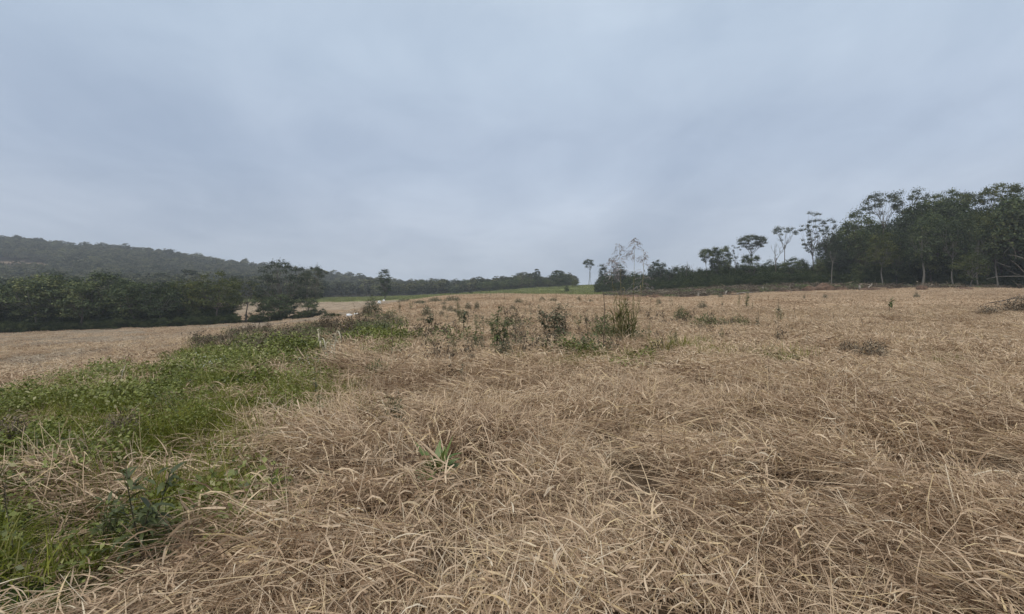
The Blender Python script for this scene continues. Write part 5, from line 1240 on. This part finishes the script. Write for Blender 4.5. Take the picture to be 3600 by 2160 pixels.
def build_debris():
    bale('white wrapped bale, leftmost of three in a row by the stubble', 1225, 1117, 14.5, 3, .5)
    bale('white wrapped bale, middle one and nearest of the three', 1237, 1119, 14.5, 4, .9)
    bale('white wrapped bale, rightmost and highest of the three', 1251, 1114, 14, 5, .3)
    X, Y, z = hit(1334, 1068); k = Y / FPX
    for (u, v, w, h, lb, sd) in [(1334, 1066, 13, 12, 'crumpled white plastic sheet snagged beside the tall dark boundary bush', 4), (1349, 1058, 8, 6, 'small white plastic sack right of the crumpled sheet', 7)]:
        lump('white_plastic_sheet' if sd == 4 else 'white_plastic_sack', lb, 'plastic', u, v, w, h, 'wrap', sd, .5)
    G = 'red earth mounds along the cleared strip'
    for s, (u, vb, w, h, lb) in enumerate([(2215, 1050, 110, 16, 'long low red earth bank behind the reed'), (2300, 1050, 74, 22, 'rounded red earth mound right of the reed'), (2365, 1052, 60, 8, 'low flat strip of red earth right of the rounded mound'), (2462, 1024, 50, 10, 'small red earth heap below the three close trees'), (2700, 1016, 90, 10, 'brown earth bank in front of the bush belt'), (2760, 1026, 50, 10, 'small orange earth heap at the field edge'), (2848, 1022, 56, 18, 'pinkish earth mound, left of the two by the pale thin trunk'), (2898, 1020, 76, 26, 'largest orange earth mound by the pale thin trunk'), (2960, 1018, 40, 12, 'small stony earth heap right of the largest mound'), (3060, 1018, 70, 9, 'low brown earth ridge before the dark forest'), (3242, 1018, 40, 20, 'orange earth mound under the thick pale trunk'), (3390, 1018, 60, 12, 'greyish earth heap below the olive bush-like tree')]):
        lump('earth_mound', lb, 'earth mound', u, vb, w, h, 'soil', 20 + s, .7, G)
    # grey logs and stumps on the strip
    LG = 'grey logs lying on the cleared strip'
    for s, (a, b, lb) in enumerate([((2420, 1034), (2455, 1030), 'pale grey log left on the cleared strip below the three close trees'), ((2370, 1030), (2400, 1032), 'grey log above the low flat strip of red earth'), ((2560, 1022), (2620, 1014), 'long brown log under the flat-topped tree'), ((2640, 1006), (2665, 1010), 'short pale log below the bush belt'), ((2590, 1034), (2660, 1028), 'dark log at the field edge below the bush belt'), ((3040, 1016), (3066, 1002), 'branch sticking up at the dark forest foot'), ((3340, 1013), (3362, 1016), 'pale broken log near the greyish earth heap')]):
        stick('fallen_log', lb, a, b, .14, 'deadwood', 'log', .1, group=LG)
    for s, (u, vb, h, lb) in enumerate([(2455, 1044, 14, 'leaning pale stump at the field edge left of round bush'), (2680, 1024, 14, 'dark stump with white top in the middle of the cleared strip'), (3022, 1017, 12, 'little pale stump before the dark forest'), (2550, 1036, 10, 'short grey stump right of round bush')]):
        X, Y, z = hit(u, vb); k = Y / FPX; rng = np.random.default_rng(s); t = thing('tree_stump', lb, 'stump', (X, Y, z + MAT), 0, 1, 'stumps on the cleared strip'); w = MB()
        p = curve((0, 0, -.1), (rng.normal(0, .15), 0, h * k), 5, rng, .05); w.tube(p, .2 * np.array([1.5, 1.05, .95, .9, .8]), 8); w.obj('bole', M['deadwood'], t, True)
        w = MB(); w.tube([p[-1] - (0, 0, .02), p[-1] + (.04, 0, .12), p[-1] + (.1, 0, .2)], [.13, .07, .01], 5); w.obj('splinter', M['bark_pale'], t, True)
    # sticks in the green strip
    stick('dead_branch', 'pale straight dead branch lying in the green strip', (392, 1372), (460, 1328), .016, cat='branch')
    stick('dead_branch', 'shorter pale branch right of the straight one', (480, 1352), (518, 1330), .012, cat='branch')
    stick('dead_branch', 'dark bent branch pointing up at the stubble edge', (430, 1330), (375, 1284), .012, 'bark_dark', 'branch')
    stick('dead_branch', 'bleached upright stick in the brush left of dead maize', (1053, 1222), (1057, 1187), .018, 'bark_pale', 'branch', forks=0)
    stick('dead_branch', 'low pale twig lying across the dark weed in the green strip', (360, 1850), (500, 1822), .004, 'corn', 'branch', forks=1)
    # thatch of sticks under the boundary bush
    Hx = [(1296, 1142, 1318, 1120), (1306, 1144, 1332, 1126), (1316, 1128, 1340, 1140), (1300, 1122, 1326, 1134)]
    for s, (a, b, c, d) in enumerate(Hx):
        stick('dead_branch', ['lowest pale stick', 'thick pale stick', 'right-hand pale stick', 'topmost grey stick'][s] + ' in the heap under the tall dark boundary bush', (a, b), (c, d), .03, 'deadwood', 'branch', group='sticks heaped under the boundary bush')
    # bare fallen limbs at the right border
    Y = 92.0; k = Y / FPX; X0, Y, z0 = at(3660, Y); rng = np.random.default_rng(66)
    t = thing('fallen_tree', 'pale leafless limbs of a fallen tree fanning in from the right border', 'fallen tree', (X0, Y, z0))
    P = lambda u, v, dy=0: np.array([(u - 3660) * k, dy, CAM_H - (v - HV) / FPX * Y - z0])
    tr = MB(); tr.tube([P(3760, 1010), P(3700, 985), P(3650, 968)], [.3, .26, .2], 8); tr.obj('trunk', M['deadwood'], t, True)
    for pts, r in [([(3650, 968), (3600, 920), (3570, 908), (3530, 900), (3500, 900)], .085), ([(3572, 910), (3556, 882), (3530, 858), (3512, 845)], .05), ([(3650, 968), (3600, 972), (3540, 972), (3470, 974), (3425, 982)], .06), ([(3650, 968), (3590, 960), (3558, 938), (3530, 924), (3508, 918)], .075), ([(3552, 940), (3520, 934), (3490, 926), (3468, 922)], .045), ([(3590, 968), (3560, 965), (3530, 955), (3505, 950)], .035), ([(3526, 900), (3523, 885), (3527, 872)], .03)]:
        b = MB(); pp = np.array([P(*q, dy=-i * .6) for i, q in enumerate(pts)]); b.tube(pp, r * np.linspace(1.1, .4, len(pp)), 6); b.obj('limb', M['bark_pale'], t, True)
    # pile of cut branches in the grass at the right border
    G2 = 'cut branches piled at the right border'
    for s, (a, b, r, lb) in enumerate([((3464, 1070), (3620, 1058), .035, 'long dark cut branch lying across the pile at the right border'), ((3500, 1072), (3560, 1052), .022, 'slanting cut branch behind the long dark one'), ((3540, 1062), (3640, 1048), .025, 'upper cut branch of the pile at the right border'), ((3570, 1085), (3630, 1070), .025, 'lower cut branch of the pile at the right border'), ((3555, 1050), (3548, 1034), .014, 'short upright twig sticking out of the branch pile'), ((3588, 1058), (3586, 1036), .014, 'upright twig nearest the right border in the pile')]):
        stick('cut_branch', lb, a, b, r, 'bark_dark' if s != 2 else 'bark', 'branch', .15, group=G2, forks=3)
    weed('bush', 3575, 1100, 1052, 110, 'brown leafy heap under the cut branches at right border', 'dead', 'stem_brown')
    weed('bush', 3470, 1110, 1082, 70, 'dry brown scrub left of the cut branches', 'dead', 'stem_brown')
    weed('bush', 3640, 1104, 1050, 120, 'dark scrub cut by the right border behind the branches', 'dead', 'stem_brown')
build_debris()
